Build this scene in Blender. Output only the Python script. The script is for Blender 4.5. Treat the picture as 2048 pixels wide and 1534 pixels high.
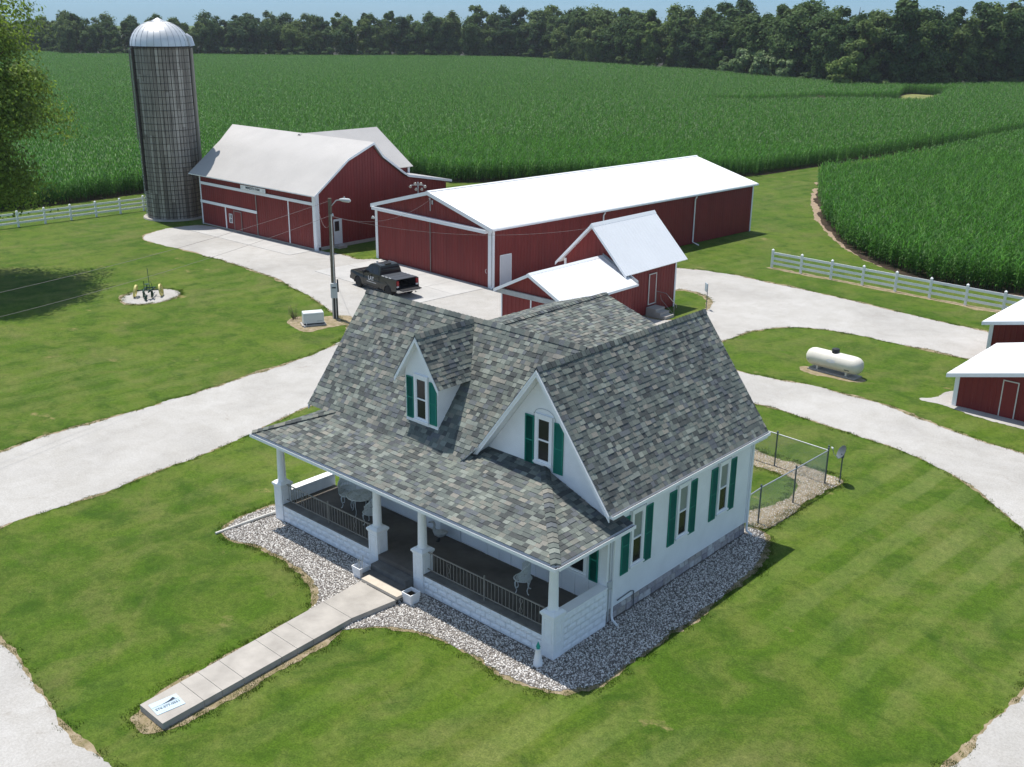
import bpy, bmesh, math, random
import numpy as np
from mathutils import Matrix, Vector
from mathutils.geometry import tessellate_polygon
R = math.radians
scene = bpy.context.scene
COL = scene.collection
for o in list(bpy.data.objects):
    bpy.data.objects.remove(o)

# ------------------------------------------------------------------ camera
cam_d = bpy.data.cameras.new('camera')
cam = bpy.data.objects.new('camera', cam_d); COL.objects.link(cam)
CAM = Vector((16.9624, -20.7619, 18.0449))
_fw = Vector((-0.632107, 0.701353, -0.329460)); _rt = Vector((0.740408, 0.672081, 0.010165)); _up = Vector((-0.228553, 0.237509, 0.944115))
cam.matrix_world = Matrix(((_rt.x, _up.x, -_fw.x, CAM.x), (_rt.y, _up.y, -_fw.y, CAM.y), (_rt.z, _up.z, -_fw.z, CAM.z), (0, 0, 0, 1)))
cam_d.sensor_width = 36.0; cam_d.sensor_fit = 'HORIZONTAL'
cam_d.lens = 2106.67 / 2048 * 36.0
cam_d.clip_start = 0.5; cam_d.clip_end = 6000
scene.camera = cam

# ------------------------------------------------------------------ world, sun, exposure
SUN_TO = Vector((-0.37, 0.045, 1.0)).normalized()
world = bpy.data.worlds.new('World'); scene.world = world; world.use_nodes = True
wn = world.node_tree.nodes; wl = world.node_tree.links
bg = wn['Background']
sky_n = wn.new('ShaderNodeTexSky'); sky_n.sky_type = 'NISHITA'; sky_n.sun_disc = False
sky_n.sun_elevation = math.asin(SUN_TO.z)
sky_n.sun_rotation = math.atan2(SUN_TO.x, SUN_TO.y)
sky_n.altitude = 200; sky_n.air_density = 1.0; sky_n.dust_density = 0.25; sky_n.ozone_density = 1.0
# tint added to the sky: slate blue at the horizon, warm overhead for fill
tc_ = wn.new('ShaderNodeTexCoord'); sx_ = wn.new('ShaderNodeSeparateXYZ'); wl.new(tc_.outputs['Generated'], sx_.inputs[0])
cr_ = wn.new('ShaderNodeValToRGB'); cr_.color_ramp.elements[0].position = 0.0; cr_.color_ramp.elements[0].color = (0.21, 0.37, 0.66, 1)
cr_.color_ramp.elements[1].position = 0.42; cr_.color_ramp.elements[1].color = (1.13, 1.0, 0.84, 1); cr_.color_ramp.interpolation = 'EASE'
wl.new(sx_.outputs[2], cr_.inputs[0])
tint = wn.new('ShaderNodeMix'); tint.data_type = 'RGBA'; tint.blend_type = 'MULTIPLY'; tint.inputs[0].default_value = 1.0
wl.new(sky_n.outputs[0], tint.inputs[6]); wl.new(cr_.outputs[0], tint.inputs[7]); wl.new(tint.outputs[2], bg.inputs[0]); bg.inputs[1].default_value = 0.14
sun_d = bpy.data.lights.new('sun', 'SUN'); sun_d.energy = 3.7; sun_d.angle = R(0.53); sun_d.color = (1.0, 0.96, 0.90)
sun = bpy.data.objects.new('sun', sun_d); COL.objects.link(sun)
sun.rotation_euler = (-SUN_TO).to_track_quat('-Z', 'Y').to_euler()
sun.location = (0, 0, 60)
scene.view_settings.view_transform = 'Standard'; scene.view_settings.look = 'None'
scene.view_settings.exposure = 0.52; scene.view_settings.gamma = 1.0
scene.view_settings.use_curve_mapping = False
scene.cycles.max_bounces = 6; scene.cycles.diffuse_bounces = 3; scene.cycles.glossy_bounces = 3
scene.cycles.transmission_bounces = 4; scene.cycles.transparent_max_bounces = 6
scene.cycles.use_denoising = True

# ------------------------------------------------------------------ helpers
def srgb(r, g, b):
    def c(x):
        x /= 255.0
        return x / 12.92 if x <= 0.04045 else ((x + 0.055) / 1.055) ** 2.4
    return (c(r), c(g), c(b), 1.0)

class MB:
    """collects shapes, then links them as one mesh object"""
    def __init__(s):
        s.v = []; s.f = []; s.m = []
    def add(s, vs, fs, mi=0):
        n = len(s.v)
        s.v.extend([tuple(p) for p in vs])
        for f in fs:
            s.f.append(tuple(i + n for i in f)); s.m.append(mi)
        return s
    def box(s, x0, x1, y0, y1, z0, z1, mi=0):
        vs = [(x0, y0, z0), (x1, y0, z0), (x1, y1, z0), (x0, y1, z0), (x0, y0, z1), (x1, y0, z1), (x1, y1, z1), (x0, y1, z1)]
        return s.add(vs, [(3, 2, 1, 0), (4, 5, 6, 7), (0, 1, 5, 4), (1, 2, 6, 5), (2, 3, 7, 6), (3, 0, 4, 7)], mi)
    def obox(s, o, a, b, c, mi=0):
        o, a, b, c = map(Vector, (o, a, b, c))
        if a.cross(b).dot(c) < 0:
            a, b = b, a
        vs = [o, o + a, o + a + b, o + b, o + c, o + a + c, o + a + b + c, o + b + c]
        return s.add(vs, [(3, 2, 1, 0), (4, 5, 6, 7), (0, 1, 5, 4), (1, 2, 6, 5), (2, 3, 7, 6), (3, 0, 4, 7)], mi)
    def bar(s, p, q, w, h, mi=0, up=(0, 0, 1)):
        p, q = Vector(p), Vector(q); d = (q - p)
        sd = d.cross(Vector(up))
        if sd.length < 1e-6: sd = d.cross(Vector((0, 1, 0)))
        sd.normalize(); u = sd.cross(d).normalized()
        return s.obox(p - sd * w / 2 - u * h / 2, d, sd * w, u * h, mi)
    def prism(s, poly, vec, mi=0):
        poly = [Vector(p) for p in poly]; vec = Vector(vec); n = len(poly)
        nor = Vector((0, 0, 0))
        for i in range(n): nor += (poly[i] - poly[0]).cross(poly[(i + 1) % n] - poly[0])
        if nor.dot(vec) > 0: poly = poly[::-1]
        vs = poly + [p + vec for p in poly]
        fs = [tuple(range(n)), tuple(range(2 * n - 1, n - 1, -1))]
        for i in range(n):
            j = (i + 1) % n
            fs.append((j, i, n + i, n + j))
        return s.add(vs, fs, mi)
    def tube(s, pts, r, n=8, mi=0, cap=True):
        pts = [Vector(p) for p in pts]; k = len(pts)
        rs = list(r) if hasattr(r, '__len__') else [r] * k
        base = len(s.v); ref = None
        for i, p in enumerate(pts):
            d = (pts[min(i + 1, k - 1)] - pts[max(i - 1, 0)]).normalized()
            if ref is None:
                ref = d.cross(Vector((0, 0, 1)))
                if ref.length < 1e-4: ref = d.cross(Vector((0, 1, 0)))
            ref = (ref - d * ref.dot(d)).normalized(); b = d.cross(ref)
            for j in range(n):
                a = 2 * math.pi * j / n
                s.v.append(tuple(p + (ref * math.cos(a) + b * math.sin(a)) * rs[i]))
        for i in range(k - 1):
            for j in range(n):
                j2 = (j + 1) % n
                s.f.append((base + i * n + j, base + i * n + j2, base + (i + 1) * n + j2, base + (i + 1) * n + j)); s.m.append(mi)
        if cap:
            s.f.append(tuple(base + j for j in range(n))[::-1]); s.m.append(mi)
            s.f.append(tuple(base + (k - 1) * n + j for j in range(n))); s.m.append(mi)
        return s
    def lathe(s, prof, c=(0, 0, 0), n=16, mi=0, rot=0.0):
        base = len(s.v); k = len(prof)
        for r, z in prof:
            for j in range(n):
                a = 2 * math.pi * j / n + rot
                s.v.append((c[0] + r * math.cos(a), c[1] + r * math.sin(a), c[2] + z))
        for i in range(k - 1):
            for j in range(n):
                j2 = (j + 1) % n
                s.f.append((base + i * n + j, base + i * n + j2, base + (i + 1) * n + j2, base + (i + 1) * n + j)); s.m.append(mi)
        s.f.append(tuple(base + j for j in range(n))[::-1]); s.m.append(mi)
        s.f.append(tuple(base + (k - 1) * n + j for j in range(n))); s.m.append(mi)
        return s
    def quad(s, a, b, c, d, mi=0):
        return s.add([a, b, c, d], [(0, 1, 2, 3)], mi)
    def mesh(s, name, mats, smooth=False):
        me = bpy.data.meshes.new(name)
        me.from_pydata(s.v, [], s.f)
        for m in (mats if isinstance(mats, (list, tuple)) else [mats]): me.materials.append(m)
        if any(s.m): me.polygons.foreach_set('material_index', s.m)
        if smooth:
            me.polygons.foreach_set('use_smooth', [True] * len(me.polygons))
            try: me.set_sharp_from_angle(angle=R(42))
            except Exception: pass
        me.update()
        return me
    def build(s, name, mats, parent=None, smooth=False, loc=None):
        return link(name, s.mesh(name, mats, smooth), parent, loc)

def link(name, me, parent=None, loc=None, rot=None, scale=None):
    o = bpy.data.objects.new(name, me); COL.objects.link(o)
    if parent: o.parent = parent
    if loc is not None: o.location = loc
    if rot is not None: o.rotation_euler = rot
    if scale is not None: o.scale = scale
    return o

def tag(o, label=None, cat=None, group=None, kind=None):
    if label: o['label'] = label
    if cat: o['category'] = cat
    if group: o['group'] = group
    if kind: o['kind'] = kind
    return o

def thing(name, loc, label, cat, rz=0.0, group=None):
    o = bpy.data.objects.new(name, None); COL.objects.link(o)
    o.location = loc; o.rotation_euler = (0, 0, rz); o.empty_display_size = 0.2
    return tag(o, label, cat, group)

def group_of(parent, name):
    """an Empty that is a part made only of its sub-parts"""
    o = bpy.data.objects.new(name, None); COL.objects.link(o); o.parent = parent; o.empty_display_size = 0.1
    return o

def copy_tree(o, loc=None, rz=None, label=None, parent=None):
    c = o.copy(); COL.objects.link(c)
    if parent is not None: c.parent = parent
    if loc is not None: c.location = loc
    if rz is not None: c.rotation_euler = (0, 0, rz)
    if label: c['label'] = label
    for ch in list(o.children): copy_tree(ch, parent=c)
    return c

# ------------------------------------------------------------------ materials
def newmat(name):
    m = bpy.data.materials.new(name); m.use_nodes = True
    nt = m.node_tree; b = nt.nodes['Principled BSDF']
    return m, nt, b
def nd(nt, typ, **kw):
    n = nt.nodes.new(typ)
    for k, v in kw.items(): setattr(n, k, v)
    return n
def noise(nt, scale, detail=3, rough=0.55, vec=None, dist=0.0):
    n = nd(nt, 'ShaderNodeTexNoise'); n.inputs['Scale'].default_value = scale; n.inputs['Detail'].default_value = detail
    n.inputs['Roughness'].default_value = rough; n.inputs['Distortion'].default_value = dist
    if vec is not None: nt.links.new(vec, n.inputs['Vector'])
    return n.outputs['Fac']
def ramp(nt, fac, stops, interp='LINEAR'):
    r = nd(nt, 'ShaderNodeValToRGB'); cr = r.color_ramp; cr.interpolation = interp
    while len(cr.elements) < len(stops): cr.elements.new(0.5)
    for e, (p, c) in zip(cr.elements, stops):
        e.position = p; e.color = c if len(c) == 4 else (*c, 1)
    nt.links.new(fac, r.inputs['Fac'])
    return r.outputs['Color']
def mix(nt, fac, a, b, mode='MIX'):
    m = nd(nt, 'ShaderNodeMix', data_type='RGBA', blend_type=mode)
    for sock, val in ((m.inputs[0], fac), (m.inputs[6], a), (m.inputs[7], b)):
        if hasattr(val, 'default_value') or hasattr(val, 'links'): nt.links.new(val, sock)
        else: sock.default_value = val if not isinstance(val, tuple) or len(val) == 4 else (*val, 1)
    return m.outputs[2]
def mth(nt, op, a, b=None, clamp=False):
    m = nd(nt, 'ShaderNodeMath', operation=op); m.use_clamp = clamp
    for sock, val in ((m.inputs[0], a), (m.inputs[1], b)):
        if val is None: continue
        if isinstance(val, (int, float)): sock.default_value = val
        else: nt.links.new(val, sock)
    return m.outputs[0]
def bump(nt, b, h, strength, dist=0.02):
    n = nd(nt, 'ShaderNodeBump'); n.inputs['Strength'].default_value = strength; n.inputs['Distance'].default_value = dist
    nt.links.new(h, n.inputs['Height']); nt.links.new(n.outputs[0], b.inputs['Normal'])
def pos(nt):
    return nd(nt, 'ShaderNodeNewGeometry').outputs['Position']
def objco(nt):
    return nd(nt, 'ShaderNodeTexCoord').outputs['Object']
def island(nt):
    return nd(nt, 'ShaderNodeNewGeometry').outputs['Random Per Island']
def objrand(nt):
    return nd(nt, 'ShaderNodeObjectInfo').outputs['Random']
def scaled(nt, vec, s):
    m = nd(nt, 'ShaderNodeMapping'); m.inputs['Scale'].default_value = s; nt.links.new(vec, m.inputs['Vector'])
    return m.outputs[0]

def simple(name, col, rough=0.6, var=0.12, scale=3.0, spec=0.3, metal=0.0, bmp=0.0, bscale=30.0):
    m, nt, b = newmat(name)
    p = pos(nt)
    dark = tuple(c * (1 - var) for c in col[:3]) + (1,); lite = tuple(min(1, c * (1 + var)) for c in col[:3]) + (1,)
    f = noise(nt, scale, 4, 0.6, p)
    nt.links.new(ramp(nt, f, [(0.3, dark), (0.7, lite)]), b.inputs['Base Color'])
    b.inputs['Roughness'].default_value = rough; b.inputs['Metallic'].default_value = metal
    b.inputs['Specular IOR Level'].default_value = spec
    if bmp: bump(nt, b, noise(nt, bscale, 3, 0.6, p), bmp)
    return m

M = {}
M['white_paint'] = simple('white_paint', (0.83, 0.84, 0.855), 0.55, 0.05, 1.3, 0.3, bmp=0.10, bscale=16)
M['white_trim'] = simple('white_trim', (0.85, 0.855, 0.86), 0.5, 0.03, 2.0)
M['white_block'] = simple('white_block', (0.83, 0.845, 0.86), 0.7, 0.05, 5.0, 0.2, bmp=0.4, bscale=22)
M['vinyl'] = simple('white_vinyl', (0.88, 0.88, 0.87), 0.4, 0.02, 2.0)
M['shutter'] = simple('teal_shutter', srgb(16, 122, 104), 0.5, 0.10, 2.0)
M['red_metal'] = None
M['white_roof'] = None
M['concrete'] = simple('concrete', (0.40, 0.37, 0.33), 0.9, 0.14, 1.6, 0.1, bmp=0.2, bscale=40)
M['concrete_tan'] = simple('concrete_tan', (0.56, 0.49, 0.40), 0.9, 0.10, 3.0, 0.1)
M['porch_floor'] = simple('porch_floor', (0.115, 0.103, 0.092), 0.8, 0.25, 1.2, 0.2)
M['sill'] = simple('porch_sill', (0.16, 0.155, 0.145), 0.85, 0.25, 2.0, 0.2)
M['black_metal'] = simple('black_metal', (0.03, 0.032, 0.035), 0.5, 0.1)
M['rail_metal'] = simple('rail_metal', (0.24, 0.225, 0.205), 0.55, 0.12)
M['galv'] = simple('galvanised', (0.36, 0.38, 0.40), 0.45, 0.12, 4.0, 0.5, 0.4)
M['dark_galv'] = simple('dark_galvanised', (0.10, 0.12, 0.13), 0.5, 0.12, 4.0, 0.5, 0.2)
M['iron_white'] = simple('white_cast_iron', (0.62, 0.64, 0.62), 0.5, 0.1)
M['rubber'] = simple('rubber', (0.018, 0.018, 0.018), 0.8, 0.15)
M['truck'] = simple('truck_paint', (0.016, 0.017, 0.015), 0.30, 0.05, 2.0, 0.5)
M['truck_trim'] = simple('truck_trim', (0.02, 0.02, 0.022), 0.6, 0.1)
M['tonneau'] = simple('tonneau', (0.06, 0.065, 0.075), 0.45, 0.05)
M['chrome'] = simple('chrome', (0.5, 0.5, 0.5), 0.25, 0.05, 2.0, 0.5, 0.8)
M['red_light'] = simple('tail_lamp', (0.25, 0.01, 0.015), 0.2, 0.05)
M['decal'] = simple('white_decal', (0.6, 0.6, 0.6), 0.5, 0.02)
M['tank'] = simple('tank_cream', (0.70, 0.66, 0.57), 0.4, 0.06, 1.5)
M['dome'] = None
M['wood_pole'] = simple('wood_pole', (0.15, 0.125, 0.095), 0.9, 0.25, 6.0, 0.1, bmp=0.3)
M['grey_box'] = simple('grey_box', (0.46, 0.48, 0.48), 0.5, 0.06)
M['gen_white'] = simple('generator_white', (0.66, 0.68, 0.66), 0.45, 0.04)
M['plow_green'] = simple('plow_green', (0.015, 0.055, 0.03), 0.5, 0.2)
M['plow_yellow'] = simple('plow_yellow', (0.62, 0.55, 0.20), 0.5, 0.1)
M['goose'] = simple('goose_grey', (0.42, 0.42, 0.40), 0.7, 0.2, 9.0)
M['green_glass'] = simple('green_lantern', (0.02, 0.30, 0.22), 0.3, 0.1)
M['bark'] = simple('bark', (0.085, 0.065, 0.048), 0.95, 0.35, 3.0, 0.1, bmp=0.5)
M['soil'] = simple('soil', (0.055, 0.042, 0.03), 1.0, 0.3, 2.0, 0.05)
M['pvc'] = simple('pvc_pipe', (0.62, 0.60, 0.55), 0.5, 0.1)
M['sign_blue'] = simple('pale_blue_sign', (0.50, 0.62, 0.70), 0.45, 0.03)
M['ink'] = simple('dark_ink', (0.02, 0.03, 0.05), 0.6, 0.02)
M['mirror_glass'] = simple('dark_glass', (0.022, 0.022, 0.024), 0.12, 0.25, 1.2, 0.35)
M['blind'] = simple('window_blind', (0.25, 0.28, 0.28), 0.15, 0.10, 2.0, 0.5)
M['brown_twig'] = simple('dead_twigs', (0.13, 0.10, 0.075), 0.9, 0.3)
M['wire'] = simple('cable', (0.22, 0.19, 0.18), 0.6, 0.1)
M['underlay'] = simple('roof_underlay', (0.022, 0.023, 0.024), 0.9, 0.2)
M['wood_door'] = simple('white_door', (0.62, 0.64, 0.66), 0.5, 0.03)

def red_metal():
    m, nt, b = newmat('red_siding')
    p = pos(nt)
    st = noise(nt, 1.0, 3, 0.6, scaled(nt, p, (2.2, 2.2, 0.25)))
    c = ramp(nt, st, [(0.3, (0.165, 0.0190, 0.019, 1)), (0.7, (0.215, 0.0265, 0.025, 1))])
    d = noise(nt, 0.5, 4, 0.6, p)
    c = mix(nt, mth(nt, 'MULTIPLY', d, 0.22), c, (0.23, 0.085, 0.072, 1))
    nt.links.new(c, b.inputs['Base Color'])
    b.inputs['Roughness'].default_value = 0.5; b.inputs['Specular IOR Level'].default_value = 0.25
    return m
M['red_metal'] = red_metal()
def white_roof(name, col, rough, grime):
    m, nt, b = newmat(name)
    p = pos(nt)
    d = noise(nt, 0.35, 5, 0.65, p)
    s2 = noise(nt, 3.0, 4, 0.7, scaled(nt, p, (0.15, 1.0, 1.0)))
    c = ramp(nt, d, [(0.35, tuple(c * (1 - grime) for c in col) + (1,)), (0.75, col + (1,))])
    c = mix(nt, mth(nt, 'MULTIPLY', s2, grime), c, (0.40, 0.37, 0.33, 1))
    nt.links.new(c, b.inputs['Base Color']); b.inputs['Roughness'].default_value = rough
    return m
M['white_roof'] = white_roof('white_metal_roof', (0.83, 0.84, 0.85), 0.4, 0.06)
M['old_roof'] = white_roof('weathered_white_roof', (0.475, 0.455, 0.435), 0.65, 0.14)
def dome_mat():
    m, nt, b = newmat('silo_dome')
    f = noise(nt, 1.5, 3, 0.6, pos(nt))
    nt.links.new(ramp(nt, f, [(0.3, (0.66, 0.66, 0.655, 1)), (0.7, (0.76, 0.76, 0.75, 1))]), b.inputs['Base Color'])
    b.inputs['Metallic'].default_value = 0.45; b.inputs['Roughness'].default_value = 0.42
    return m
M['dome'] = dome_mat()
def stave_mat():
    m, nt, b = newmat('silo_stave')
    p = pos(nt)
    i = island(nt)
    st = noise(nt, 1.0, 4, 0.65, scaled(nt, p, (5.0, 5.0, 0.16)))
    c = ramp(nt, i, [(0.0, (0.20, 0.175, 0.147, 1)), (0.5, (0.33, 0.295, 0.25, 1)), (1.0, (0.48, 0.44, 0.38, 1))])
    c = mix(nt, ramp(nt, st, [(0.42, (0, 0, 0, 1)), (0.66, (0.7, 0.7, 0.7, 1))]), c, (0.085, 0.074, 0.062, 1))
    nt.links.new(c, b.inputs['Base Color']); b.inputs['Roughness'].default_value = 0.9
    return m
M['stave'] = stave_mat()
M['hoop'] = simple('silo_hoop', (0.05, 0.04, 0.035), 0.7, 0.25)

SH_STOPS = [(0.0, srgb(82, 85, 84)), (0.13, srgb(96, 101, 98)), (0.32, srgb(107, 113, 108)), (0.48, srgb(117, 122, 115)),
            (0.60, srgb(121, 121, 114)), (0.72, srgb(102, 106, 109)), (0.82, srgb(133, 138, 131)), (0.91, srgb(137, 134, 126)), (0.96, srgb(90, 92, 94))]
def shingle_mat(name, single):
    m, nt, b = newmat(name)
    p = pos(nt)
    r = objrand(nt) if single else island(nt)
    c = ramp(nt, r, SH_STOPS, 'CONSTANT')
    big = noise(nt, 0.9, 3, 0.5, p)
    c = mix(nt, 1.0, c, ramp(nt, big, [(0.3, (0.80, 0.81, 0.84, 1)), (0.7, (1.12, 1.12, 1.08, 1))]), 'MULTIPLY')
    gr = noise(nt, 45, 2, 0.7, p)
    c = mix(nt, 1.0, c, ramp(nt, gr, [(0.25, (0.72, 0.72, 0.72, 1)), (0.75, (1.2, 1.2, 1.2, 1))]), 'MULTIPLY')
    nt.links.new(c, b.inputs['Base Color']); b.inputs['Roughness'].default_value = 0.9
    b.inputs['Specular IOR Level'].default_value = 0.12
    bump(nt, b, gr, 0.4, 0.01)
    return m
M['shingle'] = shingle_mat('asphalt_shingle', False)
M['shingle_one'] = shingle_mat('asphalt_shingle_single', True)

def stone_mat():
    m, nt, b = newmat('foundation_stone')
    c = ramp(nt, objrand(nt), [(0, (0.30, 0.28, 0.29, 1)), (0.35, (0.44, 0.40, 0.40, 1)), (0.7, (0.40, 0.36, 0.32, 1)), (1.0, (0.62, 0.60, 0.58, 1))])
    g = noise(nt, 9, 4, 0.6, pos(nt))
    c = mix(nt, 1.0, c, ramp(nt, g, [(0.3, (0.75, 0.75, 0.75, 1)), (0.7, (1.15, 1.15, 1.15, 1))]), 'MULTIPLY')
    nt.links.new(c, b.inputs['Base Color']); b.inputs['Roughness'].default_value = 0.9
    bump(nt, b, g, 0.5)
    return m
M['stone'] = stone_mat()
M['mortar'] = simple('mortar', (0.34, 0.32, 0.31), 0.95, 0.15, 8)
def pebble_mat():
    m, nt, b = newmat('pebble')
    c = ramp(nt, objrand(nt), [(0, (0.10, 0.085, 0.075, 1)), (0.16, (0.26, 0.235, 0.21, 1)), (0.40, (0.47, 0.435, 0.395, 1)), (0.72, (0.66, 0.625, 0.58, 1)), (1.0, (0.80, 0.775, 0.73, 1))])
    nt.links.new(c, b.inputs['Base Color']); b.inputs['Roughness'].default_value = 0.75
    return m
M['pebble'] = pebble_mat()

def grass_color(nt):
    """lawn colour from world position; shared by the ground and the blades"""
    p = pos(nt)
    big = noise(nt, 0.10, 3, 0.55, p, 0.4)
    mid = noise(nt, 0.55, 4, 0.62, p, 0.8)
    c = ramp(nt, big, [(0.26, (0.048, 0.102, 0.009, 1)), (0.5, (0.072, 0.130, 0.013, 1)), (0.76, (0.115, 0.165, 0.023, 1))])
    c = mix(nt, ramp(nt, mid, [(0.42, (0, 0, 0, 1)), (0.74, (0.85, 0.85, 0.85, 1))]), c, (0.128, 0.152, 0.038, 1))
    dk = noise(nt, 0.62, 5, 0.64, p, 0.8)
    c = mix(nt, ramp(nt, dk, [(0.47, (0, 0, 0, 1)), (0.68, (0.85, 0.85, 0.85, 1))]), c, (0.038, 0.085, 0.008, 1))
    pale_ = noise(nt, 0.24, 6, 0.70, scaled(nt, p, (1.0, 0.8, 1)), 1.0)
    c = mix(nt, ramp(nt, pale_, [(0.52, (0, 0, 0, 1)), (0.70, (0.55, 0.55, 0.55, 1))]), c, (0.148, 0.153, 0.055, 1))
    # mowing stripes
    sp = nd(nt, 'ShaderNodeSeparateXYZ'); nt.links.new(p, sp.inputs[0])
    wob = mth(nt, 'MULTIPLY', noise(nt, 0.25, 2, 0.5, p), 2.2)
    ph = mth(nt, 'ADD', mth(nt, 'MULTIPLY', sp.outputs[0], 3.9), mth(nt, 'ADD', mth(nt, 'MULTIPLY', sp.outputs[1], -0.25), wob))
    st = mth(nt, 'SINE', ph)
    msk = ramp(nt, noise(nt, 0.07, 3, 0.6, p), [(0.40, (0, 0, 0, 1)), (0.62, (1, 1, 1, 1))])
    side_ = ramp(nt, mth(nt, 'MULTIPLY', sp.outputs[0], 0.2), [(0.0, (0.35, 0.35, 0.35, 1)), (0.6, (1, 1, 1, 1))])
    sq = mth(nt, 'MULTIPLY', mth(nt, 'ADD', mth(nt, 'MULTIPLY', st, 2.0), 0.5, True), 0.30)
    amt = mth(nt, 'MULTIPLY', mth(nt, 'MULTIPLY', sq, msk), side_)
    c = mix(nt, amt, c, (0.22, 0.25, 0.095, 1))
    # dry patches
    dry = noise(nt, 0.38, 5, 0.62, scaled(nt, p, (1.0, 1.25, 1)), 0.3)
    c = mix(nt, ramp(nt, dry, [(0.66, (0, 0, 0, 1)), (0.73, (0.75, 0.75, 0.75, 1))]), c, (0.27, 0.225, 0.105, 1))
    return c, mid, p
def lawn_mat():
    m, nt, b = newmat('lawn_grass')
    c, mid, p = grass_color(nt)
    fine = noise(nt, 17.0, 5, 0.8, p)
    tuf = noise(nt, 5.0, 4, 0.7, p, 0.6)
    c = mix(nt, 1.0, c, ramp(nt, fine, [(0.30, (0.50, 0.54, 0.48, 1)), (0.70, (1.42, 1.36, 1.34, 1))]), 'MULTIPLY')
    c = mix(nt, 1.0, c, ramp(nt, tuf, [(0.32, (0.74, 0.77, 0.72, 1)), (0.70, (1.2, 1.16, 1.16, 1))]), 'MULTIPLY')
    nt.links.new(c, b.inputs['Base Color']); b.inputs['Roughness'].default_value = 0.9; b.inputs['Specular IOR Level'].default_value = 0.1
    bump(nt, b, fine, 0.35, 0.03)
    return m
M['lawn'] = lawn_mat()
def blade_mat():
    m, nt, b = newmat('grass_blade')
    c, mid, p = grass_color(nt)
    c = mix(nt, 1.0, c, ramp(nt, objrand(nt), [(0, (0.72, 0.76, 0.7, 1)), (1, (1.30, 1.24, 1.2, 1))]), 'MULTIPLY')
    nt.links.new(c, b.inputs['Base Color']); b.inputs['Roughness'].default_value = 0.6; b.inputs['Specular IOR Level'].default_value = 0.2
    tr = nd(nt, 'ShaderNodeBsdfTranslucent'); nt.links.new(c, tr.inputs[0])
    mx = nd(nt, 'ShaderNodeMixShader'); mx.inputs[0].default_value = 0.4
    out = nt.nodes['Material Output']
    nt.links.new(b.outputs[0], mx.inputs[1]); nt.links.new(tr.outputs[0], mx.inputs[2]); nt.links.new(mx.outputs[0], out.inputs[0])
    return m
M['blade'] = blade_mat()
def leafy(name, stops, trans=0.3, rough=0.55, spec=0.25, use_obj=True, islandvar=0.35):
    m, nt, b = newmat(name)
    r = objrand(nt) if use_obj else noise(nt, 0.06, 3, 0.6, pos(nt))
    c = ramp(nt, r, stops)
    i = island(nt)
    c = mix(nt, 1.0, c, ramp(nt, i, [(0, (1 - islandvar,) * 3 + (1,)), (1, (1 + islandvar,) * 3 + (1,))]), 'MULTIPLY')
    nt.links.new(c, b.inputs['Base Color']); b.inputs['Roughness'].default_value = rough; b.inputs['Specular IOR Level'].default_value = spec
    tr = nd(nt, 'ShaderNodeBsdfTranslucent'); nt.links.new(c, tr.inputs[0])
    mx = nd(nt, 'ShaderNodeMixShader'); mx.inputs[0].default_value = trans
    nt.links.new(b.outputs[0], mx.inputs[1]); nt.links.new(tr.outputs[0], mx.inputs[2])
    nt.links.new(mx.outputs[0], nt.nodes['Material Output'].inputs[0])
    return m
M['wood_leaf'] = leafy('wood_leaves', [(0, (0.046, 0.092, 0.030, 1)), (0.3, (0.064, 0.118, 0.034, 1)), (0.6, (0.082, 0.140, 0.038, 1)), (0.85, (0.120, 0.175, 0.050, 1)), (1, (0.150, 0.220, 0.050, 1))], 0.35, 0.6, 0.10, islandvar=0.3)
M['near_leaf'] = leafy('yard_tree_leaves', [(0, (0.185, 0.265, 0.040, 1)), (1, (0.185, 0.265, 0.040, 1))], 0.5, 0.5, 0.2, islandvar=0.5)
M['bush_leaf'] = leafy('pale_bush_leaves', [(0, (0.16, 0.24, 0.085, 1)), (1, (0.18, 0.26, 0.10, 1))], 0.35)
M['corn'] = leafy('corn_leaves', [(0, (0.052, 0.165, 0.016, 1)), (0.6, (0.070, 0.208, 0.022, 1)), (0.95, (0.100, 0.250, 0.035, 1)), (1, (0.15, 0.30, 0.07, 1))], 0.42, 0.48, 0.24, islandvar=0.5)
def gravel_mat():
    m, nt, b = newmat('crushed_limestone')
    p = pos(nt)
    big = noise(nt, 0.16, 4, 0.6, p, 0.5)
    fine = noise(nt, 14, 3, 0.75, p)
    c = ramp(nt, big, [(0.3, (0.375, 0.362, 0.34, 1)), (0.5, (0.44, 0.425, 0.40, 1)), (0.72, (0.485, 0.472, 0.448, 1))])
    c = mix(nt, 1.0, c, ramp(nt, fine, [(0.28, (0.82, 0.81, 0.80, 1)), (0.72, (1.10, 1.10, 1.10, 1))]), 'MULTIPLY')
    med = noise(nt, 0.9, 5, 0.7, p, 0.6)
    c = mix(nt, 1.0, c, ramp(nt, med, [(0.30, (0.91, 0.90, 0.88, 1)), (0.62, (1.03, 1.03, 1.03, 1))]), 'MULTIPLY')
    deb = noise(nt, 0.55, 7, 0.76, p, 1.4)
    c = mix(nt, ramp(nt, deb, [(0.60, (0, 0, 0, 1)), (0.74, (0.6, 0.6, 0.6, 1))]), c, (0.26, 0.225, 0.185, 1))
    nt.links.new(c, b.inputs['Base Color']); b.inputs['Roughness'].default_value = 0.95; b.inputs['Specular IOR Level'].default_value = 0.1
    bump(nt, b, fine, 0.6, 0.02)
    return m
M['gravel'] = gravel_mat()
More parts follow.
